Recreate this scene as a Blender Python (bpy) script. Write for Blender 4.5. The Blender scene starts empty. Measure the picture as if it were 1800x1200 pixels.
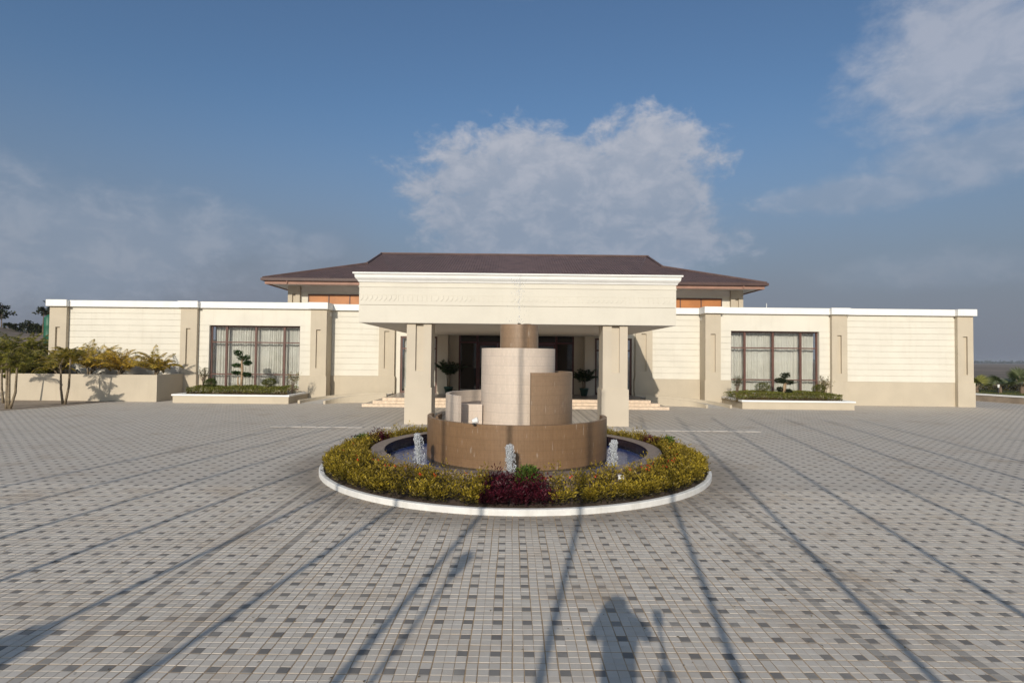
import bpy, bmesh, math, random
import numpy as np
from mathutils import Vector, Matrix

random.seed(7)
RNG = np.random.default_rng(7)
SC = bpy.context.scene
COL = SC.collection
R = math.radians
PI = math.pi

# ------------------------------------------------------------------ camera
F = 980.0                      # focal length in photograph pixels (1800 wide)
CAM_H = 3.0
cam_data = bpy.data.cameras.new('camera')
cam = bpy.data.objects.new('camera', cam_data)
COL.objects.link(cam)
cam_data.sensor_width = 36.0
cam_data.lens = 36.0 * F / 1800.0
cam_data.clip_start = 0.05
cam_data.clip_end = 9000
PITCH = math.atan(28.0 / F)
ROLL = R(0.62)
M3 = Matrix.Rotation(PI / 2 + PITCH, 3, 'X') @ Matrix.Rotation(ROLL, 3, 'Z')
cam.matrix_world = Matrix.Translation((0, 0, CAM_H)) @ M3.to_4x4()
SC.camera = cam

# ------------------------------------------------------------------ sun, sky, exposure
SUN_EL = R(22.0)
SUN_AZ = math.atan(0.191)      # the light travels this far to the right of +Y
SUN_DIR = Vector((math.sin(SUN_AZ) * math.cos(SUN_EL), math.cos(SUN_AZ) * math.cos(SUN_EL), -math.sin(SUN_EL)))
sd = bpy.data.lights.new('sun', 'SUN')
sd.energy = 3.6
sd.angle = R(0.5)
sd.color = (1.0, 0.91, 0.785)
so = bpy.data.objects.new('sun', sd)
so.rotation_euler = SUN_DIR.to_track_quat('-Z', 'Y').to_euler()
so.location = (-20, -60, 40)
COL.objects.link(so)
SC.view_settings.view_transform = 'Standard'
SC.view_settings.look = 'None'
SC.view_settings.gamma = 1.0
SC.view_settings.exposure = 0.0
SC.view_settings.use_curve_mapping = False
SC.render.engine = 'CYCLES'
SC.render.resolution_x, SC.render.resolution_y = 1024, 682


class NT:
    """small node-tree helper"""
    def __init__(s, tree):
        s.t = tree
        s.n = tree.nodes
        s.l = tree.links
    def new(s, typ, **kw):
        nd = s.n.new(typ)
        for k, v in kw.items():
            setattr(nd, k, v)
        return nd
    def put(s, sock, v):
        if isinstance(v, bpy.types.NodeSocket):
            s.l.new(v, sock)
        elif v is not None:
            if sock.type == 'RGBA' and len(v) == 3:
                v = (*v, 1)
            sock.default_value = v
    def m(s, op, a, b=None, c=None, clamp=False):
        nd = s.new('ShaderNodeMath', operation=op, use_clamp=clamp)
        s.put(nd.inputs[0], a)
        if b is not None: s.put(nd.inputs[1], b)
        if c is not None: s.put(nd.inputs[2], c)
        return nd.outputs[0]
    def vm(s, op, a, b=None):
        nd = s.new('ShaderNodeVectorMath', operation=op)
        s.put(nd.inputs[0], a)
        if b is not None: s.put(nd.inputs[1], b)
        return nd.outputs['Value'] if op in ('LENGTH', 'DOT_PRODUCT') else nd.outputs[0]
    def mix(s, f, a, b, mode='MIX'):
        nd = s.new('ShaderNodeMix', data_type='RGBA', blend_type=mode)
        s.put(nd.inputs['Factor'], f)
        s.put(nd.inputs[6], a)
        s.put(nd.inputs[7], b)
        return nd.outputs[2]
    def noise(s, vec, scale, detail=4, rough=0.55, dist=0.0):
        nd = s.new('ShaderNodeTexNoise')
        if vec is not None: s.l.new(vec, nd.inputs['Vector'])
        nd.inputs['Scale'].default_value = scale
        nd.inputs['Detail'].default_value = detail
        nd.inputs['Roughness'].default_value = rough
        nd.inputs['Distortion'].default_value = dist
        return nd.outputs[0]
    def ramp(s, v, lo, hi, a=0.0, b=1.0):
        nd = s.new('ShaderNodeMapRange', interpolation_type='SMOOTHSTEP')
        s.put(nd.inputs[0], v)
        s.put(nd.inputs[1], lo); s.put(nd.inputs[2], hi)
        s.put(nd.inputs[3], a); s.put(nd.inputs[4], b)
        return nd.outputs[0]
    def sep(s, v):
        nd = s.new('ShaderNodeSeparateXYZ')
        s.l.new(v, nd.inputs[0])
        return nd.outputs
    def comb(s, x, y, z):
        nd = s.new('ShaderNodeCombineXYZ')
        for i, v in enumerate((x, y, z)): s.put(nd.inputs[i], v)
        return nd.outputs[0]


def build_world():
    w = bpy.data.worlds.new('World')
    SC.world = w
    w.use_nodes = True
    t = NT(w.node_tree)
    t.n.clear()
    out = t.new('ShaderNodeOutputWorld')
    bg = t.new('ShaderNodeBackground')
    S = 0.095
    bg.inputs[1].default_value = S
    sky = t.new('ShaderNodeTexSky', sky_type='NISHITA')
    sky.sun_disc = False
    sky.sun_elevation = SUN_EL
    sky.sun_rotation = PI + SUN_AZ
    sky.air_density = 1.15
    sky.dust_density = 3.0
    sky.ozone_density = 2.5
    tc = t.new('ShaderNodeTexCoord')
    V = t.vm('NORMALIZE', tc.outputs['Generated'])
    x, y, z = t.sep(V)
    az = t.m('ARCTAN2', x, y)
    el = t.m('ARCSINE', z)
    def c(r, g, b): return (r / S, g / S, b / S, 1)
    # low grey-blue haze bank all round the horizon
    n0 = t.noise(V, 3.0, 3)
    hz = t.ramp(el, 0.03, 0.44, 0.98, 0.0)
    hz = t.m('MULTIPLY', hz, t.m('ADD', 0.72, t.m('MULTIPLY', n0, 0.45)), clamp=True)
    blue = t.mix(1.0, sky.outputs[0], (0.84, 1.0, 1.14, 1), 'MULTIPLY')
    col = t.mix(hz, blue, c(0.205, 0.226, 0.282))
    # clouds
    P = t.comb(az, t.m('MULTIPLY', el, 1.5), 0.0)
    n1 = t.noise(P, 5.5, 9, 0.60, 0.25)
    n2 = t.noise(P, 17.0, 7, 0.62, 0.3)
    edge = t.m('ADD', t.m('MULTIPLY', t.m('SUBTRACT', n1, 0.5), 1.15), t.m('MULTIPLY', t.m('SUBTRACT', n2, 0.5), 0.70))
    def blob(a0, e0, ha, he, soft=0.5, gain=1.0, pw=2.0):
        dx = t.m('DIVIDE', t.m('SUBTRACT', az, a0), ha)
        dy = t.m('DIVIDE', t.m('SUBTRACT', el, e0), he)
        d = t.m('POWER', t.m('ADD', t.m('POWER', t.m('ABSOLUTE', dx), pw), t.m('POWER', t.m('ABSOLUTE', dy), pw)), 1.0 / pw)
        v = t.m('ADD', t.m('SUBTRACT', 1.0, d), edge)
        return t.m('MULTIPLY', t.ramp(v, 0.0, soft), gain), dy
    main, mdy = blob(0.09, 0.235, 0.30, 0.185, 0.28, 0.92, 3.2)
    allm = main
    for a in ((0.72, 0.400, 0.24, 0.130, 0.6, 0.72), (0.55, 0.250, 0.15, 0.036, 0.6, 0.55), (0.72, 0.285, 0.17, 0.060, 0.6, 0.62), (0.66, 0.13, 0.20, 0.04, 0.8, 0.3), (-0.70, 0.150, 0.40, 0.120, 0.6, 0.58), (-0.50, 0.195, 0.10, 0.035, 0.8, 0.35),
              (-0.33, 0.185, 0.05, 0.03, 0.6, 0.4), (0.0, 0.60, 0.10, 0.025, 0.9, 0.4), (-0.25, 0.58, 0.10, 0.02, 0.9, 0.35),
              (1.25, 0.35, 0.25, 0.10, 0.6, 0.6), (-1.3, 0.40, 0.30, 0.10, 0.6, 0.6), (2.2, 0.30, 0.35, 0.09, 0.6, 0.6), (-2.3, 0.33, 0.30, 0.10, 0.6, 0.6)):
        b, _ = blob(*a)
        allm = t.m('MAXIMUM', allm, b)
    lit = t.m('ADD', t.ramp(t.m('ADD', mdy, t.m('MULTIPLY', edge, 0.7)), -0.2, 1.2), 0.0)
    lit = t.m('ADD', t.m('MULTIPLY', lit, 0.75), t.m('MULTIPLY', t.ramp(n2, 0.40, 0.68), 0.40), clamp=True)
    cc = t.mix(lit, c(0.265, 0.322, 0.418), c(0.46, 0.48, 0.545))
    col = t.mix(allm, col, cc)
    t.l.new(col, bg.inputs[0])
    t.l.new(bg.outputs[0], out.inputs[0])
build_world()


# ------------------------------------------------------------------ photo pixel -> place
def ray(x, y):
    return M3 @ Vector(((x - 900.0) / F, (600.0 - y) / F, -1.0))
def at(x, y, Y):
    """point on the upright plane at depth Y"""
    d = ray(x, y)
    return Vector((0, 0, CAM_H)) + d * (Y / d.y)
def gr(x, y, z=0.0):
    """point at height z"""
    d = ray(x, y)
    return Vector((0, 0, CAM_H)) + d * ((z - CAM_H) / d.z)
def X(x, Y, y=628):
    return at(x, y, Y).x
def Z(y, Y, x=900):
    return at(x, y, Y).z


# ------------------------------------------------------------------ materials
MATS = {}
def mat(name, col, rough=0.7, var=0.08, vscale=3.0, bump=0.0, bscale=40.0, metal=0.0, spec=0.4, dirt=0.0, fine=0.0):
    if name in MATS: return MATS[name]
    mt = bpy.data.materials.new(name)
    mt.use_nodes = True
    t = NT(mt.node_tree)
    p = t.n['Principled BSDF']
    g = t.new('ShaderNodeNewGeometry')
    pos = g.outputs['Position']
    n = t.noise(pos, vscale, 5)
    lo = tuple(c * (1 - var) for c in col)
    hi = tuple(min(1, c * (1 + var)) for c in col)
    cc = t.mix(t.ramp(n, 0.3, 0.7), lo, hi)
    if fine:
        n4 = t.noise(pos, 60, 3)
        cc = t.mix(t.m('MULTIPLY', n4, fine), cc, tuple(c * 0.6 for c in col))
    if dirt:
        s = t.vm('MULTIPLY', pos, (2.2, 2.2, 0.22))
        n2 = t.noise(s, 1.6, 6, 0.65)
        cc = t.mix(t.m('MULTIPLY', t.ramp(n2, 0.5, 0.8), dirt), cc, tuple(c * q for c, q in zip(col, (0.62, 0.58, 0.5))))
    t.l.new(cc, p.inputs['Base Color'])
    p.inputs['Roughness'].default_value = rough
    p.inputs['Metallic'].default_value = metal
    p.inputs['Specular IOR Level'].default_value = spec
    if bump:
        b = t.new('ShaderNodeBump')
        b.inputs['Strength'].default_value = bump
        b.inputs['Distance'].default_value = 0.01
        t.l.new(t.noise(pos, bscale, 4), b.inputs['Height'])
        t.l.new(b.outputs[0], p.inputs['Normal'])
    MATS[name] = mt
    return mt

CREAM = mat('cream_plaster', (0.675, 0.638, 0.548), 0.85, 0.035, 0.8, 0.15, 60, dirt=0.22)
CREAM2 = mat('fascia_plaster', (0.645, 0.607, 0.52), 0.85, 0.03, 0.7, 0.15, 60, dirt=0.10)
BEIGE = mat('beige_plaster', (0.50, 0.435, 0.335), 0.85, 0.04, 0.8, 0.15, 60, dirt=0.16)
BEIGE2 = mat('column_plaster', (0.53, 0.465, 0.37), 0.85, 0.035, 0.8, 0.15, 60, dirt=0.10)
WHITE = mat('white_paint', (0.80, 0.79, 0.76), 0.7, 0.03, 1.5, 0.1, 50, dirt=0.12)
SOFFIT = mat('soffit_plaster', (0.62, 0.58, 0.52), 0.9, 0.03, 0.8)
ROOF = mat('roof_sheet', (0.128, 0.082, 0.071), 0.55, 0.16, 1.2, 0.1, 30, dirt=0.2)
GUTTER = mat('gutter_paint', (0.075, 0.042, 0.036), 0.5, 0.15, 2)
EAVE = mat('eave_board', (0.30, 0.165, 0.12), 0.6, 0.12, 2)
FRAME = mat('window_frame_paint', (0.115, 0.055, 0.042), 0.45, 0.12, 3)
MAROON = mat('door_frame_paint', (0.075, 0.014, 0.014), 0.4, 0.15, 3)
BLIND = mat('amber_panel', (0.42, 0.17, 0.055), 0.45, 0.12, 1.2)
STEP = mat('sandstone_step', (0.66, 0.53, 0.40), 0.6, 0.16, 5, fine=0.3)
PLATFORM = mat('platform_granite', (0.30, 0.25, 0.21), 0.3, 0.2, 6, fine=0.4)
KERBW = mat('white_kerb_paint', (0.74, 0.73, 0.70), 0.75, 0.08, 4, 0.3, 30, dirt=0.45, fine=0.25)
RIM = mat('rim_granite', (0.235, 0.18, 0.15), 0.5, 0.2, 8, fine=0.6)
POOLWALL = mat('pool_wall_tile', (0.022, 0.012, 0.012), 0.25, 0.2, 8)
SOIL = mat('soil', (0.075, 0.052, 0.037), 0.95, 0.35, 6, 0.6, 30)
EARTH = mat('bare_earth', (0.32, 0.255, 0.19), 0.95, 0.2, 2, 0.5, 20, fine=0.4)
CONC = mat('concrete_slab', (0.46, 0.43, 0.39), 0.85, 0.12, 3, 0.2, 40, fine=0.3)
TRUNK = mat('palm_stem', (0.20, 0.155, 0.10), 0.8, 0.3, 9, 0.3, 40)
BARK = mat('bark', (0.16, 0.115, 0.08), 0.9, 0.3, 12, 0.4, 40)
PALEBARK = mat('pale_bark', (0.33, 0.23, 0.14), 0.9, 0.25, 12, 0.4, 40)
POT = mat('green_pot', (0.02, 0.06, 0.045), 0.4, 0.15, 6)
STEEL = mat('flagpole_metal', (0.55, 0.55, 0.56), 0.35, 0.05, 3, metal=0.8)
BLACK = mat('black_plastic', (0.02, 0.02, 0.02), 0.5, 0.1, 3)
CLOTH = mat('dark_clothes', (0.05, 0.055, 0.07), 0.9, 0.2, 6)
LAMPW = mat('lamp_white', (0.72, 0.72, 0.70), 0.5, 0.1, 6)
TANK = mat('green_tank', (0.014, 0.10, 0.055), 0.5, 0.1, 3)
PODIUM = mat('podium_paving', (0.36, 0.34, 0.31), 0.85, 0.12, 2)


def leaf_mat(name, rough=0.5, trans=0.3):
    """leaf colour comes from the mesh's own colour attribute"""
    mt = bpy.data.materials.new(name)
    mt.use_nodes = True
    t = NT(mt.node_tree)
    t.n.clear()
    out = t.new('ShaderNodeOutputMaterial')
    a = t.new('ShaderNodeAttribute', attribute_name='leafcol')
    p = t.new('ShaderNodeBsdfPrincipled')
    p.inputs['Roughness'].default_value = rough
    p.inputs['Specular IOR Level'].default_value = 0.35
    t.l.new(a.outputs[0], p.inputs['Base Color'])
    tr = t.new('ShaderNodeBsdfTranslucent')
    t.l.new(t.mix(0.5, a.outputs[0], (0.6, 0.7, 0.1), 'MULTIPLY'), tr.inputs[0])
    mx = t.new('ShaderNodeMixShader')
    mx.inputs[0].default_value = trans
    t.l.new(p.outputs[0], mx.inputs[1]); t.l.new(tr.outputs[0], mx.inputs[2])
    t.l.new(mx.outputs[0], out.inputs[0])
    return mt
LEAF = leaf_mat('leaf')


def glass_mat():
    mt = bpy.data.materials.new('window_glass')
    mt.use_nodes = True
    t = NT(mt.node_tree)
    t.n.clear()
    out = t.new('ShaderNodeOutputMaterial')
    fr = t.new('ShaderNodeFresnel'); fr.inputs[0].default_value = 1.5
    tr = t.new('ShaderNodeBsdfTransparent'); tr.inputs[0].default_value = (0.93, 0.94, 0.93, 1)
    gl = t.new('ShaderNodeBsdfGlossy'); gl.inputs['Roughness'].default_value = 0.02
    mx = t.new('ShaderNodeMixShader')
    t.l.new(t.m('ADD', fr.outputs[0], 0.03), mx.inputs[0])
    t.l.new(tr.outputs[0], mx.inputs[1]); t.l.new(gl.outputs[0], mx.inputs[2])
    t.l.new(mx.outputs[0], out.inputs[0])
    return mt
GLASS = glass_mat()
DARKGLASS = mat('dark_door_glass', (0.012, 0.009, 0.009), 0.04, 0.1, 2, spec=0.5)
CURTAIN = mat('curtain_fabric', (0.66, 0.64, 0.60), 0.95, 0.06, 1.5)


def tile_mat(name, col, line, w=0.036, h=0.084, tint=0.12, drips=0.0):
    """narrow upright mosaic strips, u = metres round the wall, v = metres up"""
    mt = bpy.data.materials.new(name)
    mt.use_nodes = True
    t = NT(mt.node_tree)
    p = t.n['Principled BSDF']
    uv = t.new('ShaderNodeUVMap', uv_map='uv').outputs[0]
    u, v, _ = t.sep(uv)
    ju = t.m('FRACT', t.m('DIVIDE', u, w)); jv = t.m('FRACT', t.m('DIVIDE', v, h))
    lu = t.m('LESS_THAN', ju, 0.17); lv = t.m('LESS_THAN', jv, 0.06)
    ln = t.m('MAXIMUM', lu, t.m('MULTIPLY', lv, 0.5))
    wn = t.new('ShaderNodeTexWhiteNoise', noise_dimensions='2D')
    t.l.new(t.comb(t.m('FLOOR', t.m('DIVIDE', u, w)), t.m('FLOOR', t.m('DIVIDE', v, h)), 0), wn.inputs[0])
    # mosaic sheets about 0.3 m, slightly different tone, with visible seams
    row = t.m('FLOOR', t.m('DIVIDE', v, 0.252))
    us = t.m('ADD', u, t.m('MULTIPLY', row, 0.13))
    sh = t.new('ShaderNodeTexWhiteNoise', noise_dimensions='2D')
    t.l.new(t.comb(t.m('FLOOR', t.m('DIVIDE', us, 0.31)), row, 0), sh.inputs[0])
    seam = t.m('LESS_THAN', t.m('FRACT', t.m('DIVIDE', v, 0.252)), 0.035)
    k = t.m('ADD', t.m('MULTIPLY', t.m('SUBTRACT', wn.outputs[0], 0.5), tint), t.m('MULTIPLY', t.m('SUBTRACT', sh.outputs[0], 0.5), tint * 0.9))
    k = t.m('ADD', k, 1.0)
    base = t.vm('MULTIPLY', t.comb(k, k, k), col)
    cc = t.mix(t.m('MULTIPLY', ln, 0.8), base, line)
    cc = t.mix(t.m('MULTIPLY', seam, 0.6), cc, tuple(c * 0.6 for c in col))
    n = t.noise(t.comb(t.m('MULTIPLY', u, 3.0), t.m('MULTIPLY', v, 0.6), 0), 2.0, 6)
    cc = t.mix(t.m('MULTIPLY', t.ramp(n, 0.45, 0.75), 0.25), cc, tuple(c * 0.72 for c in col))
    if drips:
        nd = t.noise(t.comb(t.m('MULTIPLY', u, 14.0), t.m('MULTIPLY', v, 0.9), 0), 2.2, 4)
        cc = t.mix(t.m('MULTIPLY', t.ramp(nd, 0.64, 0.74), drips), cc, (0.6, 0.56, 0.5))
    t.l.new(cc, p.inputs['Base Color'])
    p.inputs['Roughness'].default_value = 0.45
    b = t.new('ShaderNodeBump'); b.inputs['Strength'].default_value = 0.35; b.inputs['Distance'].default_value = 0.004
    t.l.new(t.m('SUBTRACT', 1.0, ln), b.inputs['Height']); t.l.new(b.outputs[0], p.inputs['Normal'])
    return mt
BROWNT = tile_mat('brown_mosaic', (0.19, 0.108, 0.052), (0.255, 0.17, 0.10), drips=0.7)
BROWNT2 = tile_mat('tan_mosaic', (0.245, 0.158, 0.094), (0.31, 0.22, 0.145), drips=0.6)
CREAMT = tile_mat('cream_mosaic', (0.60, 0.51, 0.43), (0.50, 0.38, 0.27), tint=0.08)


def pool_floor_mat():
    mt = bpy.data.materials.new('blue_mosaic')
    mt.use_nodes = True
    t = NT(mt.node_tree)
    p = t.n['Principled BSDF']
    pos = t.new('ShaderNodeNewGeometry').outputs['Position']
    cell = t.vm('FLOOR', t.vm('MULTIPLY', pos, (24, 24, 0)))
    wn = t.new('ShaderNodeTexWhiteNoise', noise_dimensions='3D'); t.l.new(cell, wn.inputs[0])
    v = wn.outputs[0]
    cc = t.mix(t.ramp(v, 0.0, 0.8), (0.03, 0.05, 0.22), (0.09, 0.14, 0.42))
    cc = t.mix(t.m('GREATER_THAN', v, 0.93), cc, (0.62, 0.66, 0.74))
    t.l.new(cc, p.inputs['Base Color']); p.inputs['Roughness'].default_value = 0.3
    return mt
BLUET = pool_floor_mat()


def water_mat():
    mt = bpy.data.materials.new('pool_water')
    mt.use_nodes = True
    t = NT(mt.node_tree)
    t.n.clear()
    out = t.new('ShaderNodeOutputMaterial')
    pos = t.new('ShaderNodeNewGeometry').outputs['Position']
    b = t.new('ShaderNodeBump'); b.inputs['Strength'].default_value = 0.25; b.inputs['Distance'].default_value = 0.01
    t.l.new(t.noise(pos, 9, 4), b.inputs['Height'])
    fr = t.new('ShaderNodeFresnel'); fr.inputs[0].default_value = 1.33; t.l.new(b.outputs[0], fr.inputs['Normal'])
    tr = t.new('ShaderNodeBsdfTransparent'); tr.inputs[0].default_value = (0.72, 0.84, 0.92, 1)
    gl = t.new('ShaderNodeBsdfGlossy'); gl.inputs['Roughness'].default_value = 0.04; t.l.new(b.outputs[0], gl.inputs['Normal'])
    mx = t.new('ShaderNodeMixShader')
    t.l.new(t.m('MULTIPLY', fr.outputs[0], 0.5), mx.inputs[0]); t.l.new(tr.outputs[0], mx.inputs[1]); t.l.new(gl.outputs[0], mx.inputs[2])
    t.l.new(mx.outputs[0], out.inputs[0])
    return mt
WATER = water_mat()


def foam_mat():
    mt = bpy.data.materials.new('water_foam')
    mt.use_nodes = True
    t = NT(mt.node_tree)
    t.n.clear()
    out = t.new('ShaderNodeOutputMaterial')
    p = t.new('ShaderNodeBsdfPrincipled')
    p.inputs['Base Color'].default_value = (0.70, 0.73, 0.76, 1)
    p.inputs['Roughness'].default_value = 0.15
    tr = t.new('ShaderNodeBsdfTransparent')
    mx = t.new('ShaderNodeMixShader'); mx.inputs[0].default_value = 0.72
    t.l.new(p.outputs[0], mx.inputs[1]); t.l.new(tr.outputs[0], mx.inputs[2])
    t.l.new(mx.outputs[0], out.inputs[0])
    return mt
FOAM = foam_mat()

# paving: cells 0.112 m, one dark paver in every third row and column, four full dark lines along Y
PV = 0.112
_d = gr(870, 1181)                                   # middle of one dark paver in the photograph
PX0 = _d.x - PV / 2
PY0 = _d.y - PV / 2
DARKCOLS = [int(math.floor((v - PX0) / PV)) for v in (-4.55, -3.51, 3.74, 4.67)]
def paver_mat(name, joints):
    mt = bpy.data.materials.new(name)
    mt.use_nodes = True
    t = NT(mt.node_tree)
    p = t.n['Principled BSDF']
    pos = t.new('ShaderNodeNewGeometry').outputs['Position']
    x, y, z = t.sep(pos)
    fx = t.m('DIVIDE', t.m('SUBTRACT', x, PX0), PV); fy = t.m('DIVIDE', t.m('SUBTRACT', y, PY0), PV)
    ix = t.m('FLOOR', fx); iy = t.m('FLOOR', fy)
    def is0(v):
        return t.m('LESS_THAN', t.m('ABSOLUTE', t.m('SUBTRACT', t.m('FLOORED_MODULO', t.m('ADD', v, 300.5), 3.0), 0.5)), 0.4)
    dark = t.m('MULTIPLY', is0(ix), is0(iy))
    for cidx in DARKCOLS:
        dark = t.m('MAXIMUM', dark, t.m('MULTIPLY', t.m('COMPARE', ix, float(cidx), 0.3), t.m('ADD', 0.55, t.m('MULTIPLY', t.m('FLOORED_MODULO', iy, 2.0), 0.2))))
    wn = t.new('ShaderNodeTexWhiteNoise', noise_dimensions='2D'); t.l.new(t.comb(ix, iy, 0), wn.inputs[0])
    v = wn.outputs[0]
    n1 = t.noise(pos, 0.35, 6, 0.6); n2 = t.noise(pos, 70, 3, 0.6); n3 = t.noise(pos, 1.6, 6, 0.65)
    light = t.mix(v, (0.545, 0.495, 0.425), (0.605, 0.555, 0.485))
    light = t.mix(t.m('MULTIPLY', t.ramp(n3, 0.46, 0.72), 0.55), light, (0.50, 0.415, 0.325))
    dk = t.mix(v, (0.165, 0.154, 0.142), (0.235, 0.22, 0.20))
    worn = t.ramp(t.m('ADD', n3, t.m('MULTIPLY', v, 0.25)), 0.62, 0.82)
    dk = t.mix(t.m('MULTIPLY', worn, 0.6), dk, (0.36, 0.33, 0.29))
    cc = t.mix(dark, light, dk)
    cc = t.mix(t.m('MULTIPLY', n2, 0.22), cc, (0.26, 0.245, 0.22))
    cc = t.mix(t.m('MULTIPLY', t.ramp(n1, 0.5, 0.75), 0.22), cc, (0.34, 0.305, 0.26))
    # damp, dirty band that fountain spray leaves round the kerb, uneven in width
    dx = t.m('SUBTRACT', x, 0.12); dy = t.m('SUBTRACT', y, 15.91)
    rr = t.m('SQRT', t.m('ADD', t.m('MULTIPLY', dx, dx), t.m('MULTIPLY', dy, dy)))
    band = t.ramp(t.m('ADD', rr, t.m('MULTIPLY', t.m('SUBTRACT', n3, 0.5), 2.2)), 5.3, 6.9, 1.0, 0.0)
    cc = t.mix(t.m('MULTIPLY', band, 0.62), cc, (0.14, 0.112, 0.085))
    n5 = t.noise(t.vm('ADD', pos, (31.0, 7.0, 0.0)), 0.55, 7, 0.68)
    cc = t.mix(t.m('MULTIPLY', t.ramp(n5, 0.52, 0.70), 0.5), cc, (0.36, 0.285, 0.21))
    n6 = t.noise(t.vm('ADD', pos, (5.0, 41.0, 0.0)), 0.8, 8, 0.72)
    cc = t.mix(t.m('MULTIPLY', t.ramp(n6, 0.57, 0.72), 0.5), cc, (0.17, 0.155, 0.135))
    sp = t.noise(pos, 11, 4, 0.6)
    cc = t.mix(t.m('MULTIPLY', t.ramp(t.m('ADD', sp, t.m('MULTIPLY', n1, 0.3)), 0.83, 0.90), 0.6), cc, (0.10, 0.09, 0.08))
    hgt = n2
    if joints:
        jx = t.m('ABSOLUTE', t.m('SUBTRACT', t.m('FRACT', fx), 0.5)); jy = t.m('ABSOLUTE', t.m('SUBTRACT', t.m('FRACT', fy), 0.5))
        j = t.m('GREATER_THAN', t.m('MAXIMUM', jx, jy), 0.462)
        cc = t.mix(t.m('MULTIPLY', j, 0.75), cc, t.mix(n3, (0.22, 0.165, 0.11), (0.34, 0.26, 0.18)))
        hgt = t.m('SUBTRACT', t.m('MULTIPLY', n2, 0.3), t.m('MULTIPLY', j, 0.8))
    t.l.new(cc, p.inputs['Base Color'])
    p.inputs['Roughness'].default_value = 0.8
    p.inputs['Specular IOR Level'].default_value = 0.3
    b = t.new('ShaderNodeBump'); b.inputs['Strength'].default_value = 0.35; b.inputs['Distance'].default_value = 0.006
    t.l.new(hgt, b.inputs['Height']); t.l.new(b.outputs[0], p.inputs['Normal'])
    return mt
PAVER = paver_mat('paver', False)
PAVING = paver_mat('paving_far', True)
SAND = mat('joint_sand', (0.36, 0.265, 0.17), 0.95, 0.25, 4, 0.3, 60)


def land_mat():
    mt = bpy.data.materials.new('dry_fields')
    mt.use_nodes = True
    t = NT(mt.node_tree)
    p = t.n['Principled BSDF']
    pos = t.new('ShaderNodeNewGeometry').outputs['Position']
    n = t.noise(t.vm('MULTIPLY', pos, (0.006, 0.02, 0.02)), 1.0, 8, 0.6)
    n2 = t.noise(pos, 0.25, 6, 0.6)
    cc = t.mix(t.ramp(n, 0.4, 0.62), (0.13, 0.10, 0.075), (0.24, 0.18, 0.14))
    cc = t.mix(t.m('MULTIPLY', t.ramp(n2, 0.45, 0.65), 0.6), cc, (0.085, 0.085, 0.045))
    t.l.new(cc, p.inputs['Base Color']); p.inputs['Roughness'].default_value = 0.95
    return mt
LAND = land_mat()


# ------------------------------------------------------------------ object helpers
def finish(o, label=None, cat=None, group=None, kind=None):
    if label: o['label'] = label
    if cat: o['category'] = cat
    if group: o['group'] = group
    if kind: o['kind'] = kind
    return o
def link(name, me, m=None, parent=None):
    o = bpy.data.objects.new(name, me)
    COL.objects.link(o)
    if m is not None and not me.materials: me.materials.append(m)
    if parent is not None:
        o.parent = parent
    return o
def thing(name, label, cat, loc=(0, 0, 0), group=None):
    o = bpy.data.objects.new(name, None)
    COL.objects.link(o)
    o.location = loc
    o.empty_display_size = 0.3
    return finish(o, label, cat, group)


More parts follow.
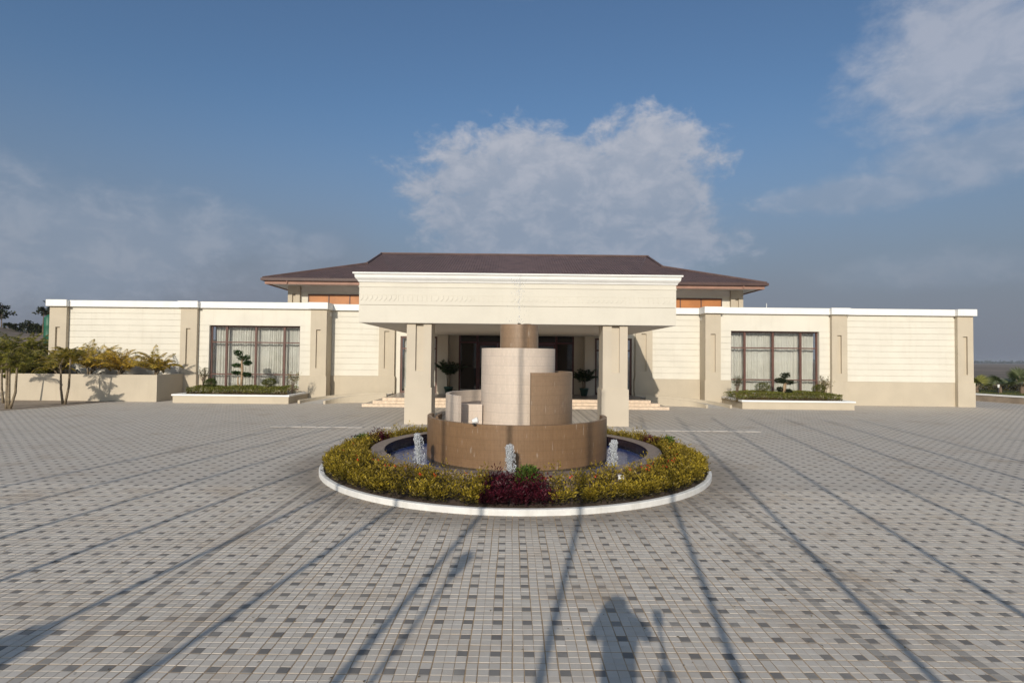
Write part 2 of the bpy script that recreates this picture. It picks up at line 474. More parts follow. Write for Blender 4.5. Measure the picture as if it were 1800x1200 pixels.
class MB:
    """collects geometry in world coordinates; build() makes one mesh object"""
    def __init__(s):
        s.v = []; s.f = []; s.uv = None
    def quad(s, a, b, c, d):
        n = len(s.v); s.v += [tuple(a), tuple(b), tuple(c), tuple(d)]; s.f.append((n, n + 1, n + 2, n + 3))
    def box(s, x0, x1, y0, y1, z0, z1):
        n = len(s.v)
        s.v += [(x0, y0, z0), (x1, y0, z0), (x1, y1, z0), (x0, y1, z0), (x0, y0, z1), (x1, y0, z1), (x1, y1, z1), (x0, y1, z1)]
        s.f += [(n + a, n + b, n + c, n + d) for a, b, c, d in ((0, 3, 2, 1), (4, 5, 6, 7), (0, 1, 5, 4), (1, 2, 6, 5), (2, 3, 7, 6), (3, 0, 4, 7))]
        return s
    def prism(s, poly, z0, z1):
        """upright prism over a counter-clockwise plan outline"""
        n = len(s.v); k = len(poly)
        s.v += [(p[0], p[1], z0) for p in poly] + [(p[0], p[1], z1) for p in poly]
        s.f.append(tuple(n + i for i in reversed(range(k)))); s.f.append(tuple(n + k + i for i in range(k)))
        for i in range(k):
            j = (i + 1) % k
            s.f.append((n + i, n + j, n + k + j, n + k + i))
        return s
    def tube(s, pts, rads, seg=8, cap=True):
        pts = [Vector(p) for p in pts]; n0 = len(s.v)
        for i, p in enumerate(pts):
            d = (pts[min(i + 1, len(pts) - 1)] - pts[max(i - 1, 0)]).normalized()
            a = d.orthogonal().normalized() if i == 0 else (a - d * a.dot(d)).normalized()
            b = d.cross(a)
            for k in range(seg):
                q = 2 * PI * k / seg
                s.v.append(tuple(p + (a * math.cos(q) + b * math.sin(q)) * rads[i]))
        for i in range(len(pts) - 1):
            for k in range(seg):
                k2 = (k + 1) % seg
                s.f.append((n0 + i * seg + k, n0 + i * seg + k2, n0 + (i + 1) * seg + k2, n0 + (i + 1) * seg + k))
        if cap:
            s.f.append(tuple(n0 + k for k in reversed(range(seg))))
            e = n0 + (len(pts) - 1) * seg
            s.f.append(tuple(e + k for k in range(seg)))
        return s
    def lathe(s, c, prof, seg=48):
        n0 = len(s.v)
        for r, z in prof:
            for k in range(seg):
                q = 2 * PI * k / seg
                s.v.append((c[0] + r * math.cos(q), c[1] + r * math.sin(q), c[2] + z))
        for i in range(len(prof) - 1):
            for k in range(seg):
                k2 = (k + 1) % seg
                s.f.append((n0 + i * seg + k, n0 + i * seg + k2, n0 + (i + 1) * seg + k2, n0 + (i + 1) * seg + k))
        return s
    def build(s, name, m, parent=None, smooth=False, loc=None):
        me = bpy.data.meshes.new(name)
        me.from_pydata(s.v, [], s.f)
        if smooth:
            me.polygons.foreach_set('use_smooth', [True] * len(me.polygons))
        me.update()
        o = link(name, me, m, parent)
        if parent is not None:
            o.matrix_parent_inverse = Matrix.Translation(-parent.location) if parent.type == 'EMPTY' else Matrix.Identity(4)
        return o
def pbox(name, x0, x1, y0, y1, z0, z1, m, parent=None):
    return MB().box(x0, x1, y0, y1, z0, z1).build(name, m, parent)


def leaf_mesh(name, P, D, U, L, W, C, parent=None, extra=None):
    """many leaves: base P, direction D, side vector U, length L, half width W, colour C; each a folded pair of triangles and a tip"""
    n = len(P)
    D = D / np.linalg.norm(D, axis=1, keepdims=True)
    S = np.cross(D, U); S /= (np.linalg.norm(S, axis=1, keepdims=True) + 1e-9)
    L = np.asarray(L).reshape(-1, 1); W = np.asarray(W).reshape(-1, 1)
    N = np.cross(S, D)
    mid = P + D * L * 0.5 + N * L * 0.06
    V = np.stack([P, mid - S * W, P + D * L - N * L * 0.05, mid + S * W], axis=1).reshape(-1, 3)
    me = bpy.data.meshes.new(name)
    me.vertices.add(4 * n); me.vertices.foreach_set('co', V.astype(np.float32).ravel())
    me.loops.add(4 * n); me.loops.foreach_set('vertex_index', np.arange(4 * n, dtype=np.int32))
    me.polygons.add(n); me.polygons.foreach_set('loop_start', np.arange(0, 4 * n, 4, dtype=np.int32))
    me.polygons.foreach_set('loop_total', np.full(n, 4, dtype=np.int32))
    me.update(calc_edges=True)
    a = me.color_attributes.new('leafcol', 'FLOAT_COLOR', 'POINT')
    c4 = np.ones((4 * n, 4), np.float32); c4[:, :3] = np.repeat(C, 4, axis=0)
    a.data.foreach_set('color', c4.ravel())
    o = link(name, me, LEAF, parent)
    if parent is not None and parent.type == 'EMPTY':
        o.matrix_parent_inverse = Matrix.Translation(-parent.location)
    return o
def rand_dirs(n, up=0.0):
    v = RNG.normal(size=(n, 3)); v /= np.linalg.norm(v, axis=1, keepdims=True)
    v[:, 2] += up
    return v / np.linalg.norm(v, axis=1, keepdims=True)
def mixcol(n, a, b, jit=0.15):
    k = RNG.random((n, 1)); c = np.array(a) * (1 - k) + np.array(b) * k
    return np.clip(c * (1 + RNG.normal(size=(n, 1)) * jit), 0.004, 0.9)
def crown(name, blobs, n, size, ca, cb, parent, up=0.3, wid=0.3, shell=0.55):
    """leaves spread through a set of ellipsoids (centre, radii)"""
    vol = np.array([b[1][0] * b[1][1] * b[1][2] for b in blobs]) ** 0.67
    cnt = np.maximum(8, (n * vol / vol.sum()).astype(int))
    Ps, Ds = [], []
    for (c, r), k in zip(blobs, cnt):
        d = rand_dirs(k); q = (shell + (1 - shell) * RNG.random((k, 1))) * (1 + RNG.normal(size=(k, 1)) * 0.07)
        Ps.append(np.array(c) + d * q * np.array(r)); Ds.append(d * 0.8 + rand_dirs(k, up) * 0.8)
    P = np.concatenate(Ps); D = np.concatenate(Ds); k = len(P)
    L = size * (0.6 + 0.8 * RNG.random(k))
    return leaf_mesh(name, P, D, rand_dirs(k, 0.6), L, L * wid, mixcol(k, ca, cb), parent)


# ================================================================== THE SETTING
g = MB()
N = 40
g.quad((-4000, -3000, -0.05), (4000, -3000, -0.05), (4000, 5000, -0.05), (-4000, 5000, -0.05))
finish(g.build('ground', LAND), kind='structure')

CX, CY = 0.12, 15.91                       # middle of the fountain
NX0, NX1, NY0, NY1 = -15.0, 15.0, 4.6, 13.0
NX0 = PX0 + PV * math.floor((NX0 - PX0) / PV); NX1 = PX0 + PV * math.floor((NX1 - PX0) / PV)
NY0 = PY0 + PV * math.floor((NY0 - PY0) / PV); NY1 = PY0 + PV * math.floor((NY1 - PY0) / PV)
pm = MB()
pm.quad((-70, -14, 0), (70, -14, 0), (70, NY0, 0), (-70, NY0, 0))
pm.quad((-70, NY1, 0), (70, NY1, 0), (70, 46, 0), (-70, 46, 0))
pm.quad((-70, NY0, 0), (NX0, NY0, 0), (NX0, NY1, 0), (-70, NY1, 0))
pm.quad((NX1, NY0, 0), (70, NY0, 0), (70, NY1, 0), (NX1, NY1, 0))
pave = finish(pm.build('pavement', PAVING), kind='structure')
sb = MB(); sb.quad((NX0, NY0, -0.0042), (NX1, NY0, -0.0042), (NX1, NY1, -0.0042), (NX0, NY1, -0.0042))
sb.build('joint_bed', SAND, pave)

# real pavers where the photograph shows them apart
def paver_template():
    h = PV / 2 - 0.0046; c = 0.0022
    v = [(-h + c, -h + c, 0), (h - c, -h + c, 0), (h - c, h - c, 0), (-h + c, h - c, 0),
         (-h, -h, -c), (h, -h, -c), (h, h, -c), (-h, h, -c), (-h, -h, -0.03), (h, -h, -0.03), (h, h, -0.03), (-h, h, -0.03)]
    f = [(0, 1, 2, 3)] + [(4 + i, 4 + (i + 1) % 4, (i + 1) % 4, i) for i in range(4)] + [(8 + i, 8 + (i + 1) % 4, 4 + (i + 1) % 4, 4 + i) for i in range(4)]
    return np.array(v), f
pv, pf = paver_template()
nx = int(round((NX1 - NX0) / PV)); ny = int(round((NY1 - NY0) / PV))
gx, gy = np.meshgrid(NX0 + PV * (np.arange(nx) + 0.5), NY0 + PV * (np.arange(ny) + 0.5))
cent = np.stack([gx.ravel(), gy.ravel()], 1)
cent = cent[np.hypot(cent[:, 0] - CX, cent[:, 1] - CY) > 5.12]
inview = (cent[:, 1] > 5.16) & (np.abs(cent[:, 0]) < cent[:, 1] * 0.90)
order = np.argsort(np.where(inview, cent[:, 1] + np.abs(cent[:, 0]) * 0.15, 1e9))
single = order[:300]
rest = np.setdiff1d(np.arange(len(cent)), single)
def wob(n): return RNG.normal(size=n)
k = len(rest)
tz = np.clip(wob(k) * 0.0007, -0.0012, 0.0012); ta = wob(k) * 0.004; tb = wob(k) * 0.004; tr = wob(k) * 0.012
jx = wob(k) * 0.0007; jy = wob(k) * 0.0007
V = np.repeat(pv[None], k, 0)
ca, sa = np.cos(tr)[:, None], np.sin(tr)[:, None]
vx = V[:, :, 0] * ca - V[:, :, 1] * sa; vy = V[:, :, 0] * sa + V[:, :, 1] * ca
vz = V[:, :, 2] + tz[:, None] + vx * ta[:, None] + vy * tb[:, None]
def lay(c):
    """slight waver of the courses as laid"""
    return np.stack([c[:, 0] + .004 * np.sin(c[:, 1] * 1.3 + np.floor(c[:, 0] / PV) * 1.7) + .003 * np.sin(c[:, 1] * 3.1 + c[:, 0]),
                     c[:, 1] + .004 * np.sin(c[:, 0] * 1.1 + np.floor(c[:, 1] / PV) * 2.3) + .003 * np.sin(c[:, 0] * 2.7 + c[:, 1])], 1)
laid = lay(cent)
vx += (laid[rest, 0] + jx)[:, None]; vy += (laid[rest, 1] + jy)[:, None]
VV = np.stack([vx, vy, vz], 2).reshape(-1, 3)
FF = (np.array(pf)[None] + (np.arange(k) * 12)[:, None, None]).reshape(-1, 4)
me = bpy.data.meshes.new('paver_field')
nf = len(FF)
me.vertices.add(len(VV)); me.vertices.foreach_set('co', VV.astype(np.float32).ravel())
me.loops.add(nf * 4); me.loops.foreach_set('vertex_index', FF.astype(np.int32).ravel())
me.polygons.add(nf); me.polygons.foreach_set('loop_start', np.arange(0, nf * 4, 4, dtype=np.int32)); me.polygons.foreach_set('loop_total', np.full(nf, 4, dtype=np.int32))
me.update(calc_edges=True)
me.shade_flat()
finish(link('paver_field', me, PAVER, pave), kind='stuff')
pme = bpy.data.meshes.new('paver'); pme.from_pydata([tuple(q) for q in pv], [], pf); pme.materials.append(PAVER)
for i in single:
    o = bpy.data.objects.new('paver', pme); COL.objects.link(o); o.parent = pave
    o.location = (laid[i, 0] + random.gauss(0, 0.0007), laid[i, 1] + random.gauss(0, 0.0007), random.uniform(-0.001, 0.001))
    o.rotation_euler = (random.gauss(0, 0.004), random.gauss(0, 0.004), random.gauss(0, 0.012))

# row of pale slabs over a drain across the forecourt, in front of the portico
YD = gr(480, 749).y
xs = X(478, YD, 749); n = 0
while xs < X(1332, YD, 757):
    w = 0.62 + random.random() * 0.1
    if not (-6.35 < xs < -5.5):
        z1 = 0.018 + random.random() * 0.014
        MB().box(xs, xs + w - 0.03, YD - 0.16 + random.gauss(0, .01), YD + 0.18, -0.02, z1).build('drain_slab', CONC, pave)
    xs += w

# bare earth strip at the foot of the palms on one side
e0 = gr(0, 722); e1 = gr(215, 704)
em = MB(); em.prism([(-60, 28.5), (e0.x - 4, e0.y - 1.2), (e0.x, e0.y), (gr(90, 715).x, gr(90, 715).y), (e1.x, e1.y), (e1.x, 34.7), (-60, 34.7)], -0.02, 0.02)
finish(em.build('planting_strip', EARTH), kind='structure')

# rise of land with scrub beyond the building on one side
hm = MB(); nu, nv = 80, 50
for j in range(nv + 1):
    for i in range(nu + 1):
        x = -260 + 232 * i / nu; y = 45 + 150 * j / nv
        a = max(0, min(1, (-34 - x) / 22)); b = max(0, min(1, (y - 45) / 36)); cfar = max(0, min(1, (196 - y) / 60))
        z = -0.3 + (5.7 + 1.2 * max(0, min(1, (-64 - x) / 20))) * (a * a * (3 - 2 * a)) * (b * b * (3 - 2 * b)) * (cfar * (2 - cfar)) + 0.35 * math.sin(x * 0.31 + y * 0.17) * b + 0.25 * math.sin(x * 0.83 - y * 0.4) * b
        hm.v.append((x, y, z))
for j in range(nv):
    for i in range(nu):
        q = j * (nu + 1) + i
        hm.f.append((q, q + 1, q + nu + 2, q + nu + 1))
hill = finish(hm.build('hill', LAND, smooth=True), kind='structure')
def hill_z(x, y):
    a = max(0, min(1, (-34 - x) / 22)); b = max(0, min(1, (y - 45) / 36)); cfar = max(0, min(1, (196 - y) / 60))
    return -0.3 + (5.7 + 1.2 * max(0, min(1, (-64 - x) / 20))) * (a * a * (3 - 2 * a)) * (b * b * (3 - 2 * b)) * (cfar * (2 - cfar)) + 0.35 * math.sin(x * 0.31 + y * 0.17) * b + 0.25 * math.sin(x * 0.83 - y * 0.4) * b

# far wooded skyline, reads as one mass
k = 9000
fx = RNG.uniform(-600, 3600, k); fy = 2100 + RNG.uniform(-60, 500, k)
hh = 4 + 4 * np.sin(fx * 0.013) + 3 * np.sin(fx * 0.041 + 1)
P = np.stack([fx, fy, RNG.random(k) * np.clip(hh, 1.5, 30)], 1)
L = RNG.uniform(5, 10, k)
finish(leaf_mesh('far_woodland', P, rand_dirs(k, 0.3), rand_dirs(k, 0.2), L, L * 0.45, mixcol(k, (0.03, 0.045, 0.03), (0.05, 0.06, 0.04))), 'dark band of trees along the hazy horizon', 'woodland', kind='stuff')


# ================================================================== THE BUILDING
B = thing('clubhouse', 'low cream building with white parapets, brown hipped roof and columned portico', 'building', (0.2, 38, 0))
YPIL, YWALL, YREC = 37.60, 37.86, 38.75
ZCAP0, ZCAP1 = 6.12, 6.56
ZPL = 1.61
PITCHB = 0.409
def wall_boards(x0, x1, yf, z0, z1, name='wing_wall', back=0.4):
    """wall core with one proud board per course, joints recessed"""
    core = pbox(name, x0, x1, yf + 0.035, yf + back, z0, z1, CREAM, B)
    z = ZPL
    nb = int(round((z1 - z0) / PITCHB)); ph = (z1 - z0) / nb
    for i in range(nb):
        a = z0 + i * ph; b = a + ph
        o = MB().box(x0 + 0.002, x1 - 0.002, yf, yf + 0.034, a + 0.009, b - 0.009).build('wall_board', CREAM, core)
        o.matrix_parent_inverse = core.matrix_parent_inverse @ Matrix.Identity(4)
        o.matrix_parent_inverse = Matrix.Identity(4)
    return core
def niche_pillar(x0, x1, yf, yb, z0, z1, n0, n1, nz0, nz1, m=BEIGE, nd=0.13, plinth=True, name='pillar'):
    """square pillar with a tall sunk slot in its face, and a slightly wider foot"""
    q = MB()
    q.box(x0, n0, yf, yf + nd, z0, z1); q.box(n1, x1, yf, yf + nd, z0, z1)
    q.box(n0, n1, yf, yf + nd, z0, nz0); q.box(n0, n1, yf, yf + nd, nz1, z1)
    q.box(x0, x1, yf + nd, yb, z0, z1)
    o = q.build(name, m, B)
    if plinth:
        pl = MB().box(x0 - 0.06, x1 + 0.06, yf - 0.06, yb - 0.01, 0, ZPL).build('pillar_foot', m, o)
        pl.matrix_parent_inverse = Matrix.Identity(4)
    return o
def cap(x0, x1, y0, y1, z0=ZCAP0, z1=ZCAP1):
    q = MB().box(x0, x1, y0, y1, z0, z1)
    return q.build('parapet_cap', WHITE, B)
def wing_window(x0, x1, z0, z1, yg, cols, rows, flip):
    fr = MB(); t = 0.10
    fr.box(x0, x0 + t, yg - 0.06, yg + 0.06, z0, z1); fr.box(x1 - t, x1, yg - 0.06, yg + 0.06, z0, z1)
    fr.box(x0 + t, x1 - t, yg - 0.06, yg + 0.06, z1 - t, z1); fr.box(x0 + t, x1 - t, yg - 0.06, yg + 0.06, z0, z0 + t)
    w = fr.build('window', FRAME, B)
    def sub(o): o.matrix_parent_inverse = Matrix.Identity(4); return o
    for c in cols: sub(MB().box(c - 0.07, c + 0.07, yg - 0.055, yg + 0.055, z0 + t, z1 - t).build('mullion', FRAME, w))
    for r in rows: sub(MB().box(x0 + t, x1 - t, yg - 0.075, yg + 0.05, r - 0.04, r + 0.04).build('transom', FRAME, w))
    xx = [x0 + t] + list(cols) + [x1 - t]; zz = [z0 + t] + list(rows) + [z1 - t]
    for i in range(len(xx) - 1):
        for j in range(len(zz) - 1):
            a = random.gauss(0, 0.0015)
            q = MB(); q.box(xx[i] + 0.06, xx[i + 1] - 0.06, yg - 0.004, yg + 0.004, zz[j] + 0.03, zz[j + 1] - 0.03)
            sub(q.build('pane', GLASS, w))
    return w
def curtain(x0, x1, yc, z0, z1, label):
    """pleated cloth hung in loose folds"""
    n = int((x1 - x0) / 0.022); q = MB(); rows = [z0, z0 + (z1 - z0) * 0.35, z0 + (z1 - z0) * 0.7, z1]
    ph = [random.random() * 6 for _ in range(6)]
    for r, z in enumerate(rows):
        for i in range(n + 1):
            u = x0 + (x1 - x0) * i / n
            wv = math.sin(u * 37 + 2.2 * math.sin(u * 1.9 + ph[0]) + 1.3 * math.sin(u * 4.3 + ph[1])) * (0.055 + 0.02 * math.sin(u * 3.1 + ph[2]))
            wv += 0.02 * math.sin(u * 61 + ph[3]) + 0.03 * math.sin(u * 9 + ph[4] + r * 0.4)
            q.v.append((u + 0.02 * math.sin(r * 1.3 + u * 5), yc + wv * (1.0 - 0.25 * (r == 3)), z))
    for r in range(3):
        for i in range(n):
            a = r * (n + 1) + i
            q.f.append((a, a + 1, a + n + 2, a + n + 1))
    o = q.build('curtain', CURTAIN, smooth=True)
    return finish(o, label, 'curtain')

def wing(s, pil, pan, box_in, win, cols_px, nich, zoff, lab):
    """one wing. all x are photograph columns turned into metres on the wall plane"""
    yb = YWALL + 0.4
    def xx(p, Y=YPIL, y=628): return X(p, Y, y)
    # pillars
    for (a, b), (na, nb) in zip(pil, nich):
        xa, xb = sorted((xx(a, YPIL, 600), xx(b, YPIL, 600)))
        ca, cb = sorted((xx(na, YPIL, 610), xx(nb, YPIL, 610)))
        niche_pillar(xa, xb, YPIL, yb, 0, ZCAP0, ca, cb, 2.15, 4.73)
        cap(xa - 0.12, xb + 0.12, YPIL - 0.20, yb + 0.3)
    # panelled wall between the outer pillars
    P = [sorted((xx(a, YPIL, 600), xx(b, YPIL, 600))) for a, b in pil]
    P.sort()
    if s < 0: outer, mid, inner = P[0], P[1], P[2]
    else: inner, mid, outer = P[0], P[1], P[2]
    a, b = (outer[1], mid[0]) if s < 0 else (mid[1], outer[0])
    wall_boards(a, b, YWALL, ZPL, ZCAP0)
    pbox('wall_base', a + 0.002, b - 0.002, YWALL - 0.05, yb, 0, ZPL, BEIGE, B)
    cap(a + 0.121, b - 0.121, YWALL - 0.19, yb + 0.3, ZCAP0 + 0.004, ZCAP1 - 0.012)
    # wall with the window
    a, b = (mid[1], inner[0]) if s < 0 else (inner[1], mid[0])
    w0, w1 = sorted((xx(win[0], YWALL, 600), xx(win[1], YWALL, 600)))
    zt = 4.97
    wall_boards(a, w0, YWALL, ZPL, zt); wall_boards(w1, b, YWALL, ZPL, zt)
    pbox('window_head', a, b, YWALL, yb, zt, ZCAP0, CREAM, B)
    pbox('wall_base', a + 0.002, w0, YWALL - 0.05, yb, 0, ZPL, BEIGE, B); pbox('wall_base', w1, b - 0.002, YWALL - 0.05, yb, 0, ZPL, BEIGE, B)
    pbox('window_sill', w0, w1, YWALL - 0.05, yb, 0, 0.62, BEIGE, B)
    cap(a + 0.121, b - 0.121, YWALL - 0.19, yb + 0.3, ZCAP0 + 0.004, ZCAP1 - 0.012)
    yg = YWALL + 0.29
    cols = [xx(c, yg, 600) for c in cols_px]
    wing_window(w0, w1, 0.62, zt, yg, sorted(cols), [zrow for zrow in (1.66, 3.83)], s)
    curtain(w0 + 0.03, w1 - 0.03, yg + 0.42, 0.55, zt - 0.02, lab)
    pbox('wing_roof', min(outer[0], inner[0]), max(outer[1], inner[1]), yb + 0.001, 44.5, 5.7, 5.95, SOFFIT, B)
    # return wall of the projecting wing end, then the set-back wall
    xi = inner[1] if s < 0 else inner[0]
    if s < 0: pbox('return_wall', xi - 0.45, xi - 0.002, yb + 0.001, YREC + 0.3, 0, ZCAP0, BEIGE, B)
    else: pbox('return_wall', xi + 0.002, xi + 0.45, yb + 0.001, YREC + 0.3, 0, ZCAP0, BEIGE, B)
    oi = outer[0] if s < 0 else outer[1]
    if s < 0: pbox('end_wall', oi + 0.02, oi + 0.4, yb + 0.001, 44.5, 0, ZCAP0, BEIGE, B); cap(oi - 0.1, oi + 0.5, yb + 0.301, 44.6)
    else: pbox('end_wall', oi - 0.4, oi - 0.02, yb + 0.001, 44.5, 0, ZCAP0, BEIGE, B); cap(oi - 0.5, oi + 0.1, yb + 0.301, 44.6)
    return xi

xiL = wing(-1, [(85.5, 115.5), (316.5, 345.5), (545.5, 573.5)], None, None, (367.5, 527), (399, 450.5, 500.5),
           [(96, 104), (326, 333.8), (555, 563)], 0, 'pleated white curtain behind the window with the tall tiered topiary in front')
xiR = wing(1, [(1240, 1267), (1462.5, 1489.5), (1683.5, 1711)], None, None, (1285, 1440), (1308.5, 1358, 1406.5),
           [(1249.3, 1257.8), (1472, 1479.5), (1693, 1701)], 0, 'pleated white curtain behind the window with the dark low topiary in front')
# set-back walls
pL = [X(666, YREC - .25, 600), X(693.5, YREC - .25, 600)]; pR = [X(1117, YREC - .25, 600), X(1147, YREC - .25, 600)]
for s, xi, pp in ((-1, xiL, pL), (1, xiR, pR)):
    a, b = (xi, pp[0]) if s < 0 else (pp[1], xi)
    wall_boards(a, b, YREC, ZPL, ZCAP0)
    pbox('wall_base', a + 0.001, b - 0.001, YREC - 0.06, YREC + 0.4, 0, ZPL, BEIGE, B)
    q0, q1 = pp; c = (q0 + q1) / 2
    niche_pillar(q0, q1, YREC - 0.25, YREC + 0.4, 0, ZCAP0, c - 0.17, c + 0.17, 2.15, 4.73)
    a2, b2 = (xi + 0.13, X(640, 38.5) + 1) if s < 0 else (X(1180, 38.5) - 1, xi - 0.13)
    cap(a2, b2, YREC - 0.2, YREC + 0.6, ZCAP0 + 0.005, ZCAP1 - 0.01)
    xcap = xi
    cap(min(xi - s * 0.12, xi + s * 0.5), max(xi - s * 0.12, xi + s * 0.5), YWALL + 0.71, YREC + 0.9) if False else None
    # cap along the return
    if s < 0: cap(xi - 0.5, xi + 0.12, YWALL + 0.701, YREC + 0.6)
    else: cap(xi - 0.12, xi + 0.5, YWALL + 0.701, YREC + 0.6)

# ---------------- entrance front behind the portico
YE = YREC
def ex(p): return X(p, YE, 640)
ZPLAT = 0.48
for a, b, m in ((693.5, 703, CREAM), (768, 806, BEIGE2), (1009, 1046, BEIGE2), (1111, 1117, CREAM)):
    pbox('entrance_wall', ex(a), ex(b), YE + 0.05, YE + 0.4, 0, ZCAP0, m, B)
pbox('entrance_lintel', ex(703), ex(768), YE + 0.05, YE + 0.4, 4.40, ZCAP0, CREAM, B)
pbox('entrance_lintel', ex(1046), ex(1111), YE + 0.05, YE + 0.4, 4.40, ZCAP0, CREAM, B)
pbox('entrance_lintel', ex(806), ex(1009), YE + 0.05, YE + 0.4, 4.62, ZCAP0, CREAM, B)
for a, b in ((769, 787), (1028, 1044)):
    pbox('pilaster', X(a, YE - .9, 640), X(b, YE - .9, 640), YE - 0.9, YE + 0.04, ZPLAT, 4.47, BEIGE2, B)
for a, b, xl in ((703, 768, 'side window of the entrance'), (1046, 1111, 'side')):
    x0, x1 = ex(a), ex(b); yg = YE + 0.2
    q = MB(); t = 0.13
    q.box(x0, x0 + t, yg - .08, yg + .08, ZPLAT, 4.40); q.box(x1 - t, x1, yg - .08, yg + .08, ZPLAT, 4.40)
    q.box(x0 + t, x1 - t, yg - .08, yg + .08, 4.28, 4.40); q.box(x0 + t, x1 - t, yg - .08, yg + .08, ZPLAT, ZPLAT + .12)
    w = q.build('side_window', FRAME, B)
    for r in (3.55,):
        MB().box(x0 + t, x1 - t, yg - .07, yg + .07, r - .05, r + .05).build('transom', FRAME, w)
    MB().box((x0 + x1) / 2 - .06, (x0 + x1) / 2 + .06, yg - .065, yg + .065, ZPLAT + .12, 4.28).build('mullion', FRAME, w)
    for u0, u1 in ((x0 + t, (x0 + x1) / 2 - .06), ((x0 + x1) / 2 + .06, x1 - t)):
        for v0, v1 in ((ZPLAT + .12, 3.50), (3.60, 4.28)):
            MB().box(u0 + .002, u1 - .002, yg - .004, yg + .004, v0 + .002, v1 - .002).build('pane', GLASS, w)
    pbox('room_back', x0 - .2, x1 + .2, YE + 2.2, YE + 2.3, 0, 4.6, SOFFIT, B)
for (a, b, lab) in ((703, 768, 'white curtain behind the side window between entrance and portico, on the sunlit wall side'), (1046, 1111, 'white curtain behind the side window next to the shaded pillar')):
    curtain(ex(a) + 0.1, ex(a) + (ex(b) - ex(a)) * 0.42, YE + 0.6, ZPLAT + .05, 4.35, lab)
# glazed doors
x0, x1 = ex(806), ex(1009); yg = YE + 0.2
def door_set():
    t = 0.12; zt = 4.62; ztr = 4.02
    q = MB()
    q.box(x0, x0 + t, yg - .09, yg + .09, ZPLAT, zt); q.box(x1 - t, x1, yg - .09, yg + .09, ZPLAT, zt)
    q.box(x0 + t, x1 - t, yg - .09, yg + .09, zt - .08, zt)
    d = q.build('door_frame', MAROON, B)
    m1, m2 = ex(838.5), ex(978)
    for c in (m1, m2): MB().box(c - .07, c + .07, yg - .085, yg + .085, ZPLAT, zt - .08).build('mullion', MAROON, d)
    for a, b in ((x0 + t, m1 - .07), (m1 + .07, m2 - .07), (m2 + .07, x1 - t)):
        MB().box(a, b, yg - .08, yg + .08, ztr - .06, ztr + .06).build('transom', MAROON, d)
        MB().box(a + .002, b - .002, yg - .006, yg + .006, ztr + .062, zt - .082).build('fanlight', DARKGLASS, d)
    for a, b in ((x0 + t, m1 - .07), (m2 + .07, x1 - t)):
        MB().box(a + .002, b - .002, yg - .006, yg + .006, ZPLAT + .01, ztr - .062).build('side_pane', DARKGLASS, d)
    n = 4; w = (m2 - m1 - .14) / n
    for i in range(n):
        a = m1 + .07 + i * w; b = a + w
        q = MB(); s = 0.11
        q.box(a + .004, a + s, yg - .04, yg + .04, ZPLAT + .01, ztr - .065); q.box(b - s, b - .004, yg - .04, yg + .04, ZPLAT + .01, ztr - .065)
        q.box(a + s, b - s, yg - .04, yg + .04, ztr - .2, ztr - .065); q.box(a + s, b - s, yg - .04, yg + .04, ZPLAT + .01, ZPLAT + .3)
        dr = q.build('door', MAROON, B)
        MB().box(a + s + .001, b - s - .001, yg - .006, yg + .006, ZPLAT + .301, ztr - .201).build('pane', DARKGLASS, dr)
        hx = b - s / 2 if i % 2 == 0 else a + s / 2
        MB().tube([(hx, yg - .10, 1.35), (hx, yg - .10, 2.0)], [.016, .016], 8).build('handle', STEEL, dr)
door_set()

# ---------------- portico
YF = 24.70
PXL, PXR = X(631, YF, 540), X(1188.5, YF, 540)
ZS = 4.48
pf_ = pbox('portico_beam', PXL, PXR, YF, YREC - 0.3, ZS + 0.02, 5.255, CREAM2, B)
MB().box(PXL + 0.035, PXR - 0.035, YF + 0.035, YREC - 0.3, 5.255, 5.275).build('shadow_joint', CREAM2, pf_)
fr = pbox('portico_frieze', PXL, PXR, YF, YREC - 0.3, 5.275, 6.30, CREAM2, B)
MB().box(PXL - 0.02, PXR + 0.02, YF - 0.02, YREC - 0.3, 6.06, 6.12).build('fillet', CREAM2, fr)
# raised leaf ornament round the frieze
q = MB(); nor = 67; wv = (PXR - PXL) / nor
for i in range(nor):
    a = PXL + i * wv
    lean = 0.055 if (i // 8) % 2 == 0 else -0.055
    p = [(a + .03, 5.46), (a + .075, 5.45), (a + .125 + lean, 5.57), (a + .12 + lean, 5.69), (a + .06 + lean, 5.70), (a + .07 + lean * .6, 5.60)]
    n0 = len(q.v)
    q.v += [(u, YF - 0.0005, v) for u, v in p] + [(u, YF - 0.016, v) for u, v in p]
    kk = len(p)
    q.f.append(tuple(n0 + kk + j for j in range(kk)))
    for j in range(kk): q.f.append((n0 + j, n0 + (j + 1) % kk, n0 + kk + (j + 1) % kk, n0 + kk + j))
q.build('ornament_band', CREAM2, fr)
MB().box(PXL - .006, PXR + .006, YF - .006, YREC - .3, 5.715, 5.728).build('fillet', CREAM2, fr)
# cornice: moulded profile swept round front and sides
prof = [(0.0, 6.28), (0.045, 6.285), (0.05, 6.31), (0.075, 6.36), (0.125, 6.41), (0.165, 6.47), (0.175, 6.55), (0.185, 6.605), (0.245, 6.62), (0.25, 6.69), (0.0, 6.70)]
q = MB(); rings = []
for o_, z in prof:
    n0 = len(q.v)
    q.v += [(PXL - o_, YREC - .3, z), (PXL - o_, YF - o_, z), (PXR + o_, YF - o_, z), (PXR + o_, YREC - .3, z)]
    rings.append(n0)
for a, b in zip(rings[:-1], rings[1:]):
    for j in range(3): q.f.append((a + j, a + j + 1, b + j + 1, b + j))
q.f.append((rings[-1], rings[-1] + 1, rings[-1] + 2, rings[-1] + 3))
q.build('cornice', WHITE, B)
